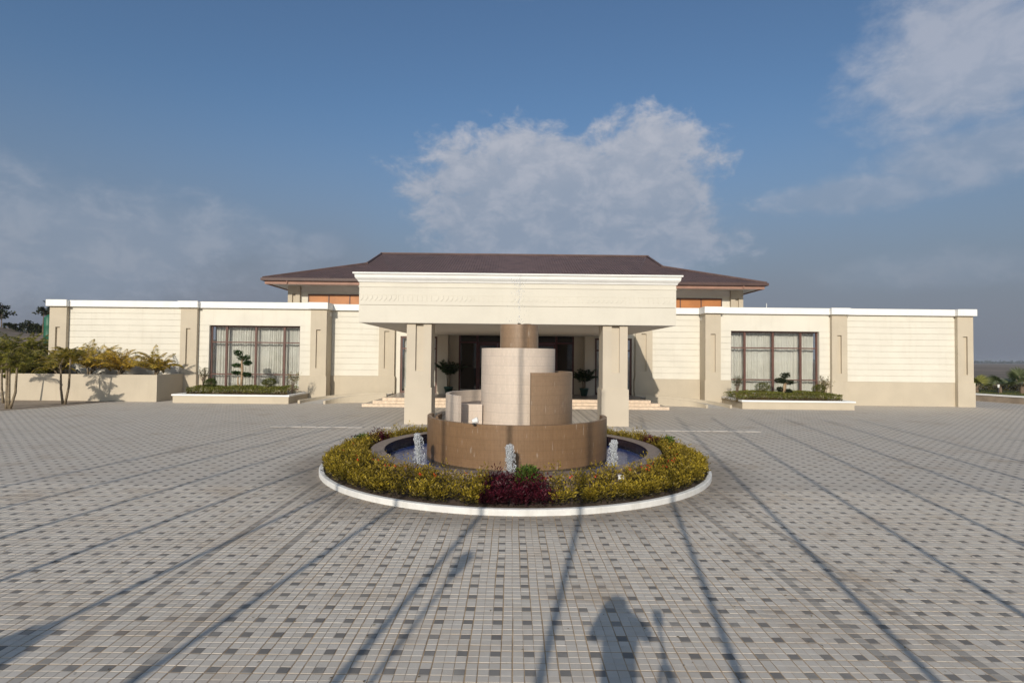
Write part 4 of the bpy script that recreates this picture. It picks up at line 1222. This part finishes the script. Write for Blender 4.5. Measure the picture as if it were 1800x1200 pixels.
# ================================================================== FOUNTAIN
FT = thing('fountain', 'tiered round fountain of brown and cream mosaic spiral walls in a blue pool', 'fountain', (CX, CY, 0))
def arc_wall(name, r, a0, a1, z0, z1, m, th=.10, parent=FT, c=(0.165, 15.91), seg=None, dz=0.0):
    """upright curved wall; angles in degrees, -90 faces the camera; uv in metres"""
    n = seg or max(6, int(abs(a1 - a0) / 3)); v = []; f = []; uv = []
    for i in range(n + 1):
        a = R(a0 + (a1 - a0) * i / n); ca_, sa_ = math.cos(a), math.sin(a); zt = z1 + dz * i / n
        v += [(c[0] + r * ca_, c[1] + r * sa_, z0), (c[0] + r * ca_, c[1] + r * sa_, zt), (c[0] + (r - th) * ca_, c[1] + (r - th) * sa_, zt), (c[0] + (r - th) * ca_, c[1] + (r - th) * sa_, z0)]
    for i in range(n):
        p, q = 4 * i, 4 * i + 4
        f += [(p, q, q + 1, p + 1), (p + 1, q + 1, q + 2, p + 2), (p + 2, q + 2, q + 3, p + 3)]
    if abs(a1 - a0) < 359.9: f += [(0, 1, 2, 3), (4 * n + 3, 4 * n + 2, 4 * n + 1, 4 * n)]
    me = bpy.data.meshes.new(name); me.from_pydata(v, [], f)
    l = me.uv_layers.new(name='uv')
    for pl_ in me.polygons:
        for li in pl_.loop_indices:
            vi = me.loops[li].vertex_index; co = v[vi]; i = vi // 4
            s = R(a0 + (a1 - a0) * i / n) * r + (0.0 if vi % 4 < 2 else th)
            l.data[li].uv = (s, co[2])
    o = link(name, me, m, parent); o.matrix_parent_inverse = Matrix.Translation(-parent.location)
    return o
C0 = (0.165, 15.91)
ZW = 0.30
MB().lathe((CX + .02, CY, 0), [(3.64, .22), (3.64, .5), (4.0, .5), (4.0, .02)], 96).build('basin_rim', RIM, FT)
MB().lathe((CX + .02, CY, 0), [(3.637, .19), (3.637, .488)], 96).build('basin_lining', POOLWALL, FT)
MB().lathe((CX + .02, CY, .2), [(3.66, 0), (2.0, 0.0)], 96).build('basin_floor', BLUET, FT)
wq = MB().lathe((CX + .02, CY, ZW), [(3.634, 0), (2.2, 0)], 64)
finish(wq.build('water', WATER), kind='structure')
# lowest wall: big brown arc open towards the building, with a curled end
T1 = 1.37
arc_wall('lower_wall', 2.52, -186, 6, .1, T1, BROWNT, .12)
MB().lathe((C0[0], C0[1], 0.0), [(2.39, 1.12), (0.9, 1.12)], 64).build('lower_basin_water', WATER, FT) if False else None
q = MB(); n = 40
q.v.append((C0[0], C0[1], T1 - .32))
for i in range(n + 1):
    a = R(-186 + 192 * i / n); q.v.append((C0[0] + 2.405 * math.cos(a), C0[1] + 2.405 * math.sin(a), T1 - .32))
for i in range(n): q.f.append((0, 1 + i, 2 + i))
q.build('lower_basin', RIM, FT)
arc_wall('inner_lip', 2.30, -192, -168, .8, T1 - .03, BROWNT, .07)
# cream core and its low curled wall
T2 = 3.25
arc_wall('cream_core', 1.046, -180, 180, .9, T2, CREAMT, .10, c=(0.185, 15.91))
T3 = 1.98
arc_wall('cream_curl', 2.02, -250, -140, .9, T3, CREAMT, .09)
arc_wall('cream_curl', 2.02, -360 + 45, -250, .9, T3 - .0, CREAMT, .09)
arc_wall('cream_sill', 20.0, -91.45, -88.65, .9, 1.70, CREAMT, .09, c=(-1.27, 35.4))
q = MB(); n = 30
q.v.append((C0[0] - .6, C0[1] - .44, 1.64))
for i in range(n + 1):
    a = R(-250 + 86 * i / n); q.v.append((C0[0] + 1.93 * math.cos(a), C0[1] + 1.93 * math.sin(a), 1.64))
for i in range(n): q.f.append((0, 1 + i, 2 + i))
q.build('curl_basin', RIM, FT)
# tall brown arc on the other side
T4 = 2.61
arc_wall('brown_curl', 1.56, -77.5, 75, .9, T4, BROWNT2, .09)
q = MB(); n = 30
q.v.append((C0[0], C0[1], T4 - .45))
for i in range(n + 1):
    a = R(-66 + 141 * i / n); q.v.append((C0[0] + 1.48 * math.cos(a), C0[1] + 1.48 * math.sin(a), T4 - .45))
for i in range(n): q.f.append((0, 1 + i, 2 + i))
q.build('curl_basin', RIM, FT)
# top drum in two overlapping leaves
T5 = 3.92
arc_wall('top_drum', .53, -262, -52, T2 - .3, T5, BROWNT2, .06, c=(0.19, 15.91))
arc_wall('top_drum', .56, -60, 98, T2 - .3, T5 - .01, BROWNT2, .06, c=(0.19, 15.91))
MB().lathe((.19, 15.91, T5 - .10), [(.49, 0), (.001, 0)], 24).build('drum_top', RIM, FT)
MB().lathe((.19, 15.91, T2 - .12), [(1.0, 0), (.001, 0)], 32).build('core_top', CREAMT if False else RIM, FT)
nz = at(912.5, 567.5, 15.7)
MB().lathe((nz.x, nz.y, T5 - .1), [(.03, 0), (.03, .09), (.045, .1), (.045, .14), (.02, .15), (.001, .15)], 10).build('nozzle', BLACK, FT)
MB().lathe((.42, 15.75, T5 - .1), [(.12, 0), (.12, .125), (.001, .125)], 14).build('drum_plug', MAROON, FT)

ICO = None
def droplets(name, P, rad, label, cat, group=None, kind=None):
    """cluster of small rounded water lumps"""
    global ICO
    if ICO is None:
        bm = bmesh.new(); bmesh.ops.create_icosphere(bm, subdivisions=1, radius=1.0)
        ICO = (np.array([v.co[:] for v in bm.verts]), np.array([[v.index for v in f.verts] for f in bm.faces])); bm.free()
    iv, fi = ICO; k = len(P)
    sc = rad[:, None, None] * (1 + RNG.normal(size=(k, 1, 3)) * .25) * np.array([.8, .8, 1.9])
    V = (iv[None] * sc + P[:, None, :]).reshape(-1, 3); FF = (fi[None] + (np.arange(k) * len(iv))[:, None, None]).reshape(-1, 3)
    me = bpy.data.meshes.new(name); me.from_pydata(V.tolist(), [], FF.tolist()); me.polygons.foreach_set('use_smooth', [True] * len(me.polygons))
    o = link(name, me, FOAM)
    return finish(o, label, cat, group, kind)
def jet(px, py_top, Y, lean, lab, w=.10):
    top = at(px, py_top, Y); n = 900
    u = RNG.random(n) ** .8; z = ZW + (top.z - ZW) * u
    rad = w * (.36 + .64 * u ** 1.5) * np.where(u > .93, .7, 1)
    a = RNG.random(n) * 2 * PI; q = np.sqrt(RNG.random(n)) * rad
    P = np.stack([top.x + q * np.cos(a) + lean * u * .06, Y + q * np.sin(a), z], 1)
    k = 260                                        # falling water beside the column, and stray drops
    a2 = RNG.random(k) * 2 * PI; u2 = RNG.random(k); r2 = w * (1.0 + .7 * (1 - u2)) * RNG.random(k) ** .4
    P2 = np.stack([top.x + r2 * np.cos(a2), Y + r2 * np.sin(a2), ZW + (top.z - ZW) * u2 * .92], 1)
    return droplets('water_jet', np.concatenate([P, P2]), np.concatenate([.007 + .016 * RNG.random(n), .006 + .011 * RNG.random(k)]), lab, 'water jet', 'bubbling jets in the fountain pool')
JET = ('bubbling white jet in the pool at the curled cream end of the fountain', 'bubbling white jet in the pool in front of the lowest brown wall', 'bubbling white jet in the pool at the tall brown side of the fountain')
jet(737.5, 763, 13.6, -1, JET[0]); jet(897, 782, 12.62, -.4, JET[1]); jet(1077, 774, 13.75, .6, JET[2])
k = 330
u = RNG.random(k); vz = .96 + .1 * RNG.normal(size=k); hgt = 1.25
tt = RNG.random(k) * 2; zz_ = hgt * vz * (1 - (tt - 1) ** 2); a = RNG.random(k) * 2 * PI; sp_ = .17 * RNG.random(k) * (tt ** 1.3)
P = np.stack([nz.x + sp_ * np.cos(a), nz.y + sp_ * np.sin(a), T5 + .04 + np.clip(zz_, 0, 9)], 1)
droplets('water_spray', P, .004 + .007 * RNG.random(k), 'fine spray of drops rising from the top of the fountain', 'water spray', kind='stuff')
# spray at the foot of the top nozzle is denser
# floodlights
def floodlight(p, s, lab):
    t = thing('floodlight', lab, 'lamp', p, 'small floodlights at the fountain')
    MB().lathe((p[0], p[1], p[2] + .0), [(.001, 0), (.05 * s, 0), (.05 * s, .015 * s), (.001, .015 * s)], 10).build('foot', BLACK, t)
    MB().tube([(p[0] - .05 * s, p[1], p[2] + .07 * s), (p[0] + .06 * s, p[1] + .02, p[2] + .10 * s), (p[0] + .09 * s, p[1] + .02, p[2] + .11 * s)], [.045 * s, .075 * s, .07 * s], 10).build('housing', LAMPW, t)
    MB().tube([(p[0], p[1], p[2] + .012), (p[0], p[1], p[2] + .06 * s)], [.012 * s, .012 * s], 6).build('bracket', BLACK, t)
lp = at(833.5, 744, 13.55)
floodlight((lp.x, 13.52, T1 + .001), 1.0, 'white floodlight perched on the lowest brown fountain wall')

# ---------------- flower bed round the pool
FB = thing('flower_bed', 'round planted bed with a white painted kerb around the fountain', 'flower bed', (CX, CY, 0))
MB().lathe((CX, CY, 0), [(5.26, -.01), (5.26, .105), (5.252, .116), (5.24, .12), (5.155, .12), (5.145, .115), (5.14, .05)], 160).build('kerb', KERBW, FB)
MB().lathe((CX, CY, 0), [(5.142, .075), (4.6, .12), (4.0, .16), (3.99, .16)], 96).build('soil', SOIL, FB)
def bed_plants(name, lab, sel, npl, hgt, ca, cb, cdark, leaf, nleaf, dens_r=(4.12, 5.09)):
    P, D, L, C = [], [], [], []
    made = 0
    while made < npl:
        a = random.uniform(-PI, PI); r = math.sqrt(random.uniform(dens_r[0] ** 2, dens_r[1] ** 2)) if random.random() > .24 else random.uniform(4.93, 5.11)
        if not sel(math.degrees(a), r): continue
        made += 1
        x = CX + r * math.cos(a); y = CY + r * math.sin(a)
        inner = (dens_r[1] - r) / (dens_r[1] - dens_r[0])
        h = hgt * (.50 + .50 * min(1, inner * 1.7)) * random.uniform(.72, 1.15) * (1.28 if random.random() < .14 else 1)
        tone = random.uniform(.55, 1.3)
        k = nleaf
        u = RNG.random(k) ** .7; dz = .12 + h * (.06 + .94 * u)
        s = .035 + .075 * RNG.random(k)
        th = RNG.random(k) * 2 * PI
        P.append(np.stack([x + s * np.cos(th), y + s * np.sin(th), dz], 1))
        D.append(np.stack([np.cos(th), np.sin(th), .25 + .9 * u], 1) + RNG.normal(size=(k, 3)) * .25)
        L.append(leaf * (.6 + .7 * RNG.random(k)))
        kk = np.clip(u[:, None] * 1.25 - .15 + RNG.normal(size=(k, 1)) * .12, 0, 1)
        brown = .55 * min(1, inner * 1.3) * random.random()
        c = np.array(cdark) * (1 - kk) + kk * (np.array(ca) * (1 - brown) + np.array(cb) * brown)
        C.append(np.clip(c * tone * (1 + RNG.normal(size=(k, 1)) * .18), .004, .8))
    P = np.concatenate(P); D = np.concatenate(D); L = np.concatenate(L); C = np.concatenate(C)
    return finish(leaf_mesh(name, P, D, rand_dirs(len(P), 1.0), L, L * .18, C), lab, 'shrubs', kind='stuff')
def is_red(a, r):
    if -97.5 < a < -81.5 and not (a > -84 and r < 4.4): return True
    return (166 < a or a < -168) and r > 4.35 if False else ((158 < a < 168 and r > 4.2) or (12 < a < 22 and r > 4.2))
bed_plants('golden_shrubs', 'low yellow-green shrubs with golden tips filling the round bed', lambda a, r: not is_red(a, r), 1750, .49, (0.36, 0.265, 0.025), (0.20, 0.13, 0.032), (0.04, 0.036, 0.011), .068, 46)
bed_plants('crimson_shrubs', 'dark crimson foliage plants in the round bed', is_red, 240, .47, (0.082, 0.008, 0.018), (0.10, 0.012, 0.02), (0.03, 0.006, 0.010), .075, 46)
# orange flowers
k = 36
a = RNG.uniform(-PI, 0, k); r = RNG.uniform(4.15, 4.7, k)
P = np.repeat(np.stack([CX + r * np.cos(a), CY + r * np.sin(a), .52 + .06 * RNG.random(k)], 1), 7, 0) + RNG.normal(size=(k * 7, 3)) * .012
finish(leaf_mesh('orange_blossoms', P, rand_dirs(k * 7, .5), rand_dirs(k * 7), np.full(k * 7, .04), np.full(k * 7, .014), mixcol(k * 7, (0.6, 0.06, 0.02), (0.75, 0.12, 0.03))), 'small orange-red blossoms scattered over the golden shrubs', 'flowers', kind='stuff')
for (px, py, rx, ry, lab, zc) in ((927, 833, 21, 12, 'light green ferny bush behind the crimson patch of the bed', .60), (636, 772, 15, 7, 'small green bush in the bed at the curled cream side of fountain', .5), (1172, 776, 13, 7, 'small green bush in the bed at the tall brown side of fountain', .5)):
    c = gr(px, py, zc); s = c.y / F
    t = thing('green_bush', lab, 'bush', (c.x, c.y, .12), 'green bushes in the flower bed')
    crown('foliage', [((c.x, c.y, c.z - .05), (rx * s, rx * s, ry * s * 1.5)), ((c.x + .06, c.y, c.z + .02), (rx * s * .7, rx * s * .7, ry * s * 1.2))], 900, .07, (0.04, 0.075, 0.014), (0.16, 0.22, 0.04), t, .7, .22, .4)
    q = MB()
    for i in range(7): q.tube([(c.x, c.y, .1), (c.x + .12 * math.cos(i * .9), c.y + .12 * math.sin(i * .9), c.z)], [.012, .006], 4)
    q.build('stems', BARK, t)
lp = gr(1092, 832, .5)
t = thing('floodlight', 'white box floodlight on a stake among the golden shrubs', 'lamp', (lp.x, lp.y, .1), 'small floodlights at the fountain')
MB().box(lp.x - .07, lp.x + .06, lp.y - .04, lp.y + .05, .39, .47).build('housing', LAMPW, t)
MB().tube([(lp.x, lp.y, .1), (lp.x, lp.y, .389)], [.016, .016], 6).build('stake', LAMPW, t)


# ================================================================== BEYOND THE BUILDING, RIGHT
wA, wB = gr(1700, 703), gr(1812, 711)
t = thing('garden_wall', 'low garden wall with white coping along the drive beside the lawn', 'garden wall', (wA.x, wA.y, 0))
def strip(p0, p1, w, z0, z1, name, m, off=0):
    dd = Vector((p1[0] - p0[0], p1[1] - p0[1], 0)).normalized(); nrm = Vector((-dd.y, dd.x, 0))
    a = Vector((*p0, 0)) + nrm * off; b = Vector((*p1, 0)) + nrm * off
    return MB().prism([(a.x, a.y), (b.x, b.y), (b.x + nrm.x * w, b.y + nrm.y * w), (a.x + nrm.x * w, a.y + nrm.y * w)], z0, z1).build(name, m, t)
dd = Vector((wB.x - wA.x, wB.y - wA.y)).normalized()
W0 = (wA.x - dd.x * 14, wA.y - dd.y * 14); W1 = (wB.x + dd.x * 22, wB.y + dd.y * 22)
strip(W0, W1, .24, 0, .46, 'wall', EARTH, 0)
strip(W0, W1, .36, .46, .58, 'coping', WHITE, -.06)
nrm = Vector((-dd.y, dd.x))
lawn = MB().prism([(W0[0] + nrm.x * .3, W0[1] + nrm.y * .3), (W1[0] + nrm.x * .3, W1[1] + nrm.y * .3), (W1[0] + nrm.x * 9, W1[1] + nrm.y * 9), (W0[0] + nrm.x * 9, W0[1] + nrm.y * 9)], 0, .52)
finish(lawn.build('lawn', mat('lawn_green', (0.085, 0.095, 0.022), .95, .25, 3, .4, 40)), kind='structure')
k = 9000
uu = RNG.random(k); L0 = math.hypot(W1[0] - W0[0], W1[1] - W0[1]); oo = .35 + 8 * RNG.random(k) ** 1.5
P = np.stack([W0[0] + dd.x * L0 * uu + nrm.x * oo, W0[1] + dd.y * L0 * uu + nrm.y * oo, np.full(k, .515)], 1)
L = .06 + .07 * RNG.random(k)
finish(leaf_mesh('grass', P, rand_dirs(k, 2.0), rand_dirs(k), L, L * .12, mixcol(k, (0.08, 0.10, 0.015), (0.17, 0.16, 0.03))), 'short green grass behind the white coping', 'grass', kind='stuff')
def fan_palm(px, py, Y, r, nlv, lab, seedv, ca, cb):
    rnd = random.Random(seedv); c = at(px, py, Y); b = Vector((c.x, c.y, .52))
    t = thing('fan_palm', lab, 'fan palm', b, 'fan palms on the lawn')
    MB().tube([b, b + Vector((0, 0, .5 * max(.2, c.z - .6)))], [.16, .13], 9).build('trunk', BARK, t)
    cr = b + Vector((0, 0, .45 * max(.2, c.z - .6)))
    for i in range(nlv):
        az = 2 * PI * i / nlv + rnd.uniform(-.3, .3); el = rnd.uniform(.25, 1.25)
        d = Vector((math.cos(az) * math.cos(el), math.sin(az) * math.cos(el), math.sin(el))); hub = cr + d * r * rnd.uniform(.75, 1.15)
        up = Vector((0, 0, 1)); side = d.cross(up).normalized(); nn = side.cross(d)
        P, D, U, L = [], [], [], []
        for j in range(34):
            q = -2.1 + 4.2 * j / 33
            v = d * math.cos(q) + side * math.sin(q) - nn * .12 * abs(math.sin(q)) + Vector((rnd.gauss(0, .02), rnd.gauss(0, .02), rnd.gauss(0, .02)))
            P.append(hub); D.append(v); U.append(nn); L.append(r * .9 * (.8 + .25 * math.cos(q * .6)) * rnd.uniform(.92, 1.05))
        o = leaf_mesh('fan_leaf', np.array(P), np.array(D), np.array(U), np.array(L), np.full(34, .055 * r), mixcol(34, ca, cb, .12), t)
        MB().tube([cr, hub], [.03, .018], 5).build('leaf_stalk', TRUNK, t)
FPA, FPB = (0.15, 0.18, 0.085), (0.36, 0.40, 0.22)
fan_palm(1716, 668, 46.0, .80, 7, 'yellow-green fan palm half hidden by the end of the building', 51, (0.17, 0.19, 0.05), (0.40, 0.38, 0.13))
fan_palm(1757, 664, 46.5, .78, 7, 'fan palm with a raised grey-green leaf standing beside a white post', 52, FPA, FPB)
fan_palm(1796, 666, 45.5, .95, 9, 'broad silvery fan palm with several overlapping fans on the lawn', 53, FPA, FPB)
fan_palm(1812, 650, 49.0, .9, 8, 'taller silvery fan palm standing behind the broad one', 54, FPA, FPB)
p = at(1755, 690, 45.0)
t = thing('garden_light', 'short black garden light post with a white cap on the lawn', 'garden light', (p.x, 45.0, .52), None)
MB().tube([(p.x, 45, .5), (p.x, 45, 1.0)], [.06, .06], 8).build('post', BLACK, t); MB().tube([(p.x, 45, 1.001), (p.x, 45, 1.25)], [.07, .09], 8).build('cap', LAMPW, t)
for i, (px, Y) in enumerate(((1737, 50.5), (1772, 52.0), (1795, 53))):
    c = at(px, 676, Y)
    t = thing('low_shrub', ['low olive shrub between the half-hidden fan palm and the post', 'low shrub behind the fan palm beside the white post', 'low shrub behind the broad silvery fan palm'][i], 'shrub', (c.x, Y, .3), 'shrubs behind the fan palms')
    crown('foliage', [((c.x + j * .8 - 1.2, Y + random.uniform(-.4, .4), .8), (.8, .6, .55)) for j in range(4)], 1100, .13, (0.04, 0.045, 0.012), (0.13, 0.11, 0.03), t)
    MB().tube([(c.x, Y, .1), (c.x, Y, .8)], [.03, .02], 5).build('stems', BARK, t)

# ================================================================== BEYOND THE BUILDING, LEFT: scrubby trees on the rise
def tree(px, py_foot, py_top, Y, lab, seedv, spreadx, n, flat=False, group='trees on the rise'):
    rnd = random.Random(seedv); c = at(px, py_foot, Y); zb = hill_z(c.x, Y) - .1; top = at(px, py_top, Y).z; h = top - zb
    t = thing('scrub_tree', lab, 'tree', (c.x, Y, zb), group)
    q = MB(); tips = []
    q.tube([(c.x, Y, zb), (c.x + rnd.gauss(0, .1), Y, zb + h * .4), (c.x + rnd.gauss(0, .2), Y, zb + h * .85)], [.035 * h * .6, .02 * h * .6, .008 * h], 7)
    for i in range(13):
        u = (.35 + .6 * i / 13) if not flat else (.7 + .25 * rnd.random()); a = rnd.random() * 2 * PI
        p0 = Vector((c.x, Y, zb + h * u * .85)); ln = spreadx * (1.1 - u * .6) * rnd.uniform(.5, 1.1) if not flat else spreadx * rnd.uniform(.4, 1.1)
        p1 = p0 + Vector((math.cos(a) * ln, math.sin(a) * ln, (.18 if flat else .35) * ln))
        q.tube([p0, p0.lerp(p1, .5) + Vector((0, 0, .05)), p1], [.012 * h, .008 * h, .004 * h], 5)
        tips += [p1, p0.lerp(p1, .65)]
    q.build('trunk', BARK, t)
    crown('crown', [((p.x, p.y, p.z), (spreadx * rnd.uniform(.16, .34), spreadx * rnd.uniform(.16, .34), spreadx * rnd.uniform(.08, .16))) for p in tips], n, .32, (0.012, 0.018, 0.007), (0.045, 0.055, 0.018), t, .3, .3, .1)
tree(3, 577, 526, 92, 'sparse open tree with layered foliage on the rise at its bare crest', 61, 1.8, 750)
tree(116, 580, 520, 74, 'flat spreading tree crown showing just above the white parapet end', 62, 2.3, 900, True)
tree(76, 583, 531, 80, 'spreading tree reaching past the parapet end towards the open sky', 65, 1.0, 320, True)
for i, (px, top, w) in enumerate(((38, 566, .55), (49, 560, .7), (56, 566, .5), (63, 565, .55), (70, 571, .45), (76, 567, .5), (26, 569, .4), (13, 567, .6))):
    tree(px, 583, top, 86, ['young bare sapling standing first in the row along the crest', 'tallest sapling of the row along the crest', 'thin sapling beside the tallest sapling on the crest', 'forked sapling in the middle of the crest row', 'short sapling between two taller ones on the crest', 'sapling beside the green water tank', 'short stub of a sapling apart from the row', 'leafy sapling under the sparse open tree'][i], 70 + i, w, 150, group='saplings along the crest')
c = at(86.5, 583, 70); z0 = hill_z(c.x, 70)
t = thing('water_tank', 'green plastic water tank half hidden behind the building end', 'water tank', (c.x, 70, z0 - .2))
zt = at(83, 553, 70).z; h = zt - z0 + .2
MB().lathe((c.x, 70, z0 - .2), [(.001, 0), (.55, 0), (.55, h * .3), (.57, h * .32), (.55, h * .34), (.55, h * .62), (.57, h * .64), (.55, h * .66), (.55, h * .9), (.3, h * .97), (.2, h), (.001, h)], 24).build('body', TANK, t, True)
k = 5000
hx = RNG.uniform(-150, -45, k); hy = RNG.uniform(55, 130, k)
P = np.array([(x, y, hill_z(x, y)) for x, y in zip(hx, hy)]); L = .25 + .4 * RNG.random(k)
keep = np.sin(hx * .21 + 2 * np.sin(hy * .11)) + np.sin(hy * .23) > .3
finish(leaf_mesh('scrub_grass', P[keep], rand_dirs(int(keep.sum()), 1.2), rand_dirs(int(keep.sum())), L[keep], L[keep] * .2, mixcol(int(keep.sum()), (0.05, 0.055, 0.018), (0.14, 0.12, 0.05))), 'patchy scrub and grass on the rise beyond the building', 'scrub', kind='stuff')

# ================================================================== BEHIND THE CAMERA (their shadows cross the forecourt)
q = MB(); q.box(-24, 24, -12, .8, 0, 1.5)
finish(q.build('podium', PODIUM), kind='structure')
D_ = 3.0; T_ = math.tan(SUN_EL) / math.cos(SUN_AZ)
xs0 = .806 - (7.9 + D_) * .191
pole_me = None
for i in range(15):
    x = xs0 + (i - 7) * 1.856 + random.gauss(0, .02)
    t = thing('flagpole', 'tall slim metal flagpole in the row behind the viewpoint, casting long shadows', 'flagpole', (x, -D_, 1.5), 'flagpoles in a row facing the building')
    if pole_me is None:
        a = MB().tube([(0, 0, 0), (0, 0, 5), (0, 0, 11.3)], [.055, .047, .036], 12); a.v = [(u + x, v - D_, w + 1.5) for u, v, w in a.v]; po = a.build('pole', STEEL, t, True)
        b = MB().lathe((x, -D_, 1.5), [(.001, 11.3), (.07, 11.34), (.09, 11.4), (.06, 11.47), (.001, 11.5)], 12).build('finial', STEEL, t, True)
        c = MB().lathe((x, -D_, 1.5), [(.16, 0), (.16, .05), (.10, .08), (.08, .25), (.001, .25)], 14).build('base_collar', STEEL, t)
        pole_me = (po, b, c)
        base_inv = po.matrix_parent_inverse.copy()
    else:
        for src in pole_me:
            o = src.copy(); COL.objects.link(o); o.parent = t; o.matrix_parent_inverse = base_inv
# a lamp post whose shadow lies beside one of the pole shadows
t = thing('lamp_post', 'lamp post with a lantern head standing among the flagpoles', 'lamp post', (-2.84, -3.0, 1.5))
MB().tube([(-2.84, -3, 1.5), (-2.84, -3, 4.4)], [.04, .03], 10).build('post', BLACK, t)
MB().lathe((-2.84, -3, 4.4), [(.05, 0), (.08, .05), (.11, .30), (.13, .31), (.03, .42), (.001, .45)], 12).build('lantern', LAMPW, t)
# clipped bush in a tub at the podium edge, its shadow just enters the near corner
bx, by = -6.38, -.6
t = thing('plant_tub', 'round tub at the podium edge holding a clipped ball bush', 'pot', (bx, by, 1.5))
MB().lathe((bx, by, 1.5), [(.001, 0), (.2, 0), (.27, .36), (.29, .36), (.29, .4), (.24, .4), (.001, .36)], 18).build('body', POT, t)
t = thing('ball_bush', 'clipped ball bush growing in the round tub', 'bush', (bx, by, 1.87))
crown('foliage', [((bx, by, 2.36), (.36, .36, .38)), ((bx + .05, by, 2.4), (.32, .32, .34))], 2200, .08, (0.04, 0.06, 0.012), (0.1, 0.13, 0.03), t, .4, .35, .3)
MB().tube([(bx, by, 1.86), (bx, by, 2.3)], [.03, .02], 6).build('stem', BARK, t)
# tripod
tx, ty = .40, -.40
t = thing('tripod', 'empty camera tripod standing beside the photographer', 'tripod', (tx, ty, 1.5))
MB().tube([(tx, ty, 2.15), (tx, ty, 2.80)], [.022, .018], 8).build('centre_column', BLACK, t)
MB().box(tx - .05, tx + .05, ty - .05, ty + .05, 2.801, 2.93).build('head', BLACK, t)
for i in range(3):
    a = i * 2 * PI / 3 + .5
    MB().tube([(tx + .03 * math.cos(a), ty + .03 * math.sin(a), 2.45), (tx + .36 * math.cos(a), ty + .36 * math.sin(a), 1.501)], [.022, .014], 7).build('leg', BLACK, t)
# photographer: one continuous skinned body
def person(px, py, zb):
    j = {'pel': (0, 0, .93), 'sp': (0, .01, 1.12), 'ch': (0, .0, 1.32), 'nk': (0, .02, 1.47), 'hd': (0, .05, 1.56), 'ht': (0, .05, 1.68)}
    for s, n in ((-1, 'l'), (1, 'r')):
        j[n + 'hip'] = (.10 * s, 0, .90); j[n + 'kn'] = (.12 * s, .03, .48); j[n + 'an'] = (.13 * s, -.01, .08); j[n + 'to'] = (.15 * s, .16, .04)
        j[n + 'sh'] = (.19 * s, .0, 1.40); j[n + 'el'] = ((.25 if s < 0 else .36) * s, .14, 1.20); j[n + 'wr'] = (.10 * s, .24, 1.46); j[n + 'ha'] = (.07 * s, .25, 1.53)
    E = [('pel', 'sp'), ('sp', 'ch'), ('ch', 'nk'), ('nk', 'hd'), ('hd', 'ht')]
    for n in 'lr': E += [('pel', n + 'hip'), (n + 'hip', n + 'kn'), (n + 'kn', n + 'an'), (n + 'an', n + 'to'), ('ch', n + 'sh'), (n + 'sh', n + 'el'), (n + 'el', n + 'wr'), (n + 'wr', n + 'ha')]
    rad = {'pel': (.18, .13), 'sp': (.18, .13), 'ch': (.20, .14), 'nk': (.09, .09), 'hd': (.135, .135), 'ht': (.115, .12), 'hip': (.09, .09), 'kn': (.06, .06), 'an': (.045, .045), 'to': (.04, .03), 'sh': (.10, .10), 'el': (.075, .075), 'wr': (.05, .05), 'ha': (.055, .045)}
    names = list(j); me = bpy.data.meshes.new('person')
    me.from_pydata([(j[k][0] + px, j[k][1] + py, j[k][2] + zb) for k in names], [(names.index(a), names.index(b)) for a, b in E], [])
    o = link('person', me, CLOTH)
    o.modifiers.new('skin', 'SKIN'); sv = me.skin_vertices[0].data
    for i, k in enumerate(names):
        sv[i].radius = rad.get(k, rad.get(k[1:], (.05, .05))); sv[i].use_root = (k == 'pel')
    sm = o.modifiers.new('sub', 'SUBSURF'); sm.levels = 1; sm.render_levels = 2
    return finish(o, 'person in dark clothes standing with arms raised, whose shadow falls ahead', 'person')
person(-.10, -.62, 1.5)

# ================================================================== small litter on the forecourt
k = 420
lx = RNG.uniform(-12, 12, k); ly = 5.2 + 16 * RNG.random(k) ** 1.4
ok = np.hypot(lx - CX, ly - CY) > 5.35
P = np.stack([lx, ly, np.full(k, .004)], 1)[ok]; kk = len(P)
D = RNG.normal(size=(kk, 3)); D[:, 2] = .12
L = .015 + .03 * RNG.random(kk)
finish(leaf_mesh('leaf_litter', P, D, np.tile([0, 0, 1.0], (kk, 1)) + RNG.normal(size=(kk, 3)) * .2, L, L * .28, mixcol(kk, (0.10, 0.07, 0.04), (0.34, 0.27, 0.17))), 'dry leaves and bits scattered over the paving', 'leaf litter', kind='stuff')

# ================================================================== AIR
hq = MB().box(-3900, 3900, -2900, 4900, -1.05, 17.0)
hzm = bpy.data.materials.new('hazy_air'); hzm.use_nodes = True
_t = NT(hzm.node_tree); _t.n.clear()
_o = _t.new('ShaderNodeOutputMaterial'); _v = _t.new('ShaderNodeVolumePrincipled')
_v.inputs['Color'].default_value = (0.86, 0.90, 0.96, 1); _v.inputs['Density'].default_value = 0.00022; _v.inputs['Anisotropy'].default_value = 0.2
_t.l.new(_v.outputs[0], _o.inputs['Volume'])
finish(hq.build('haze', hzm), 'pale dusty haze lying over the far plain', 'haze', kind='stuff')
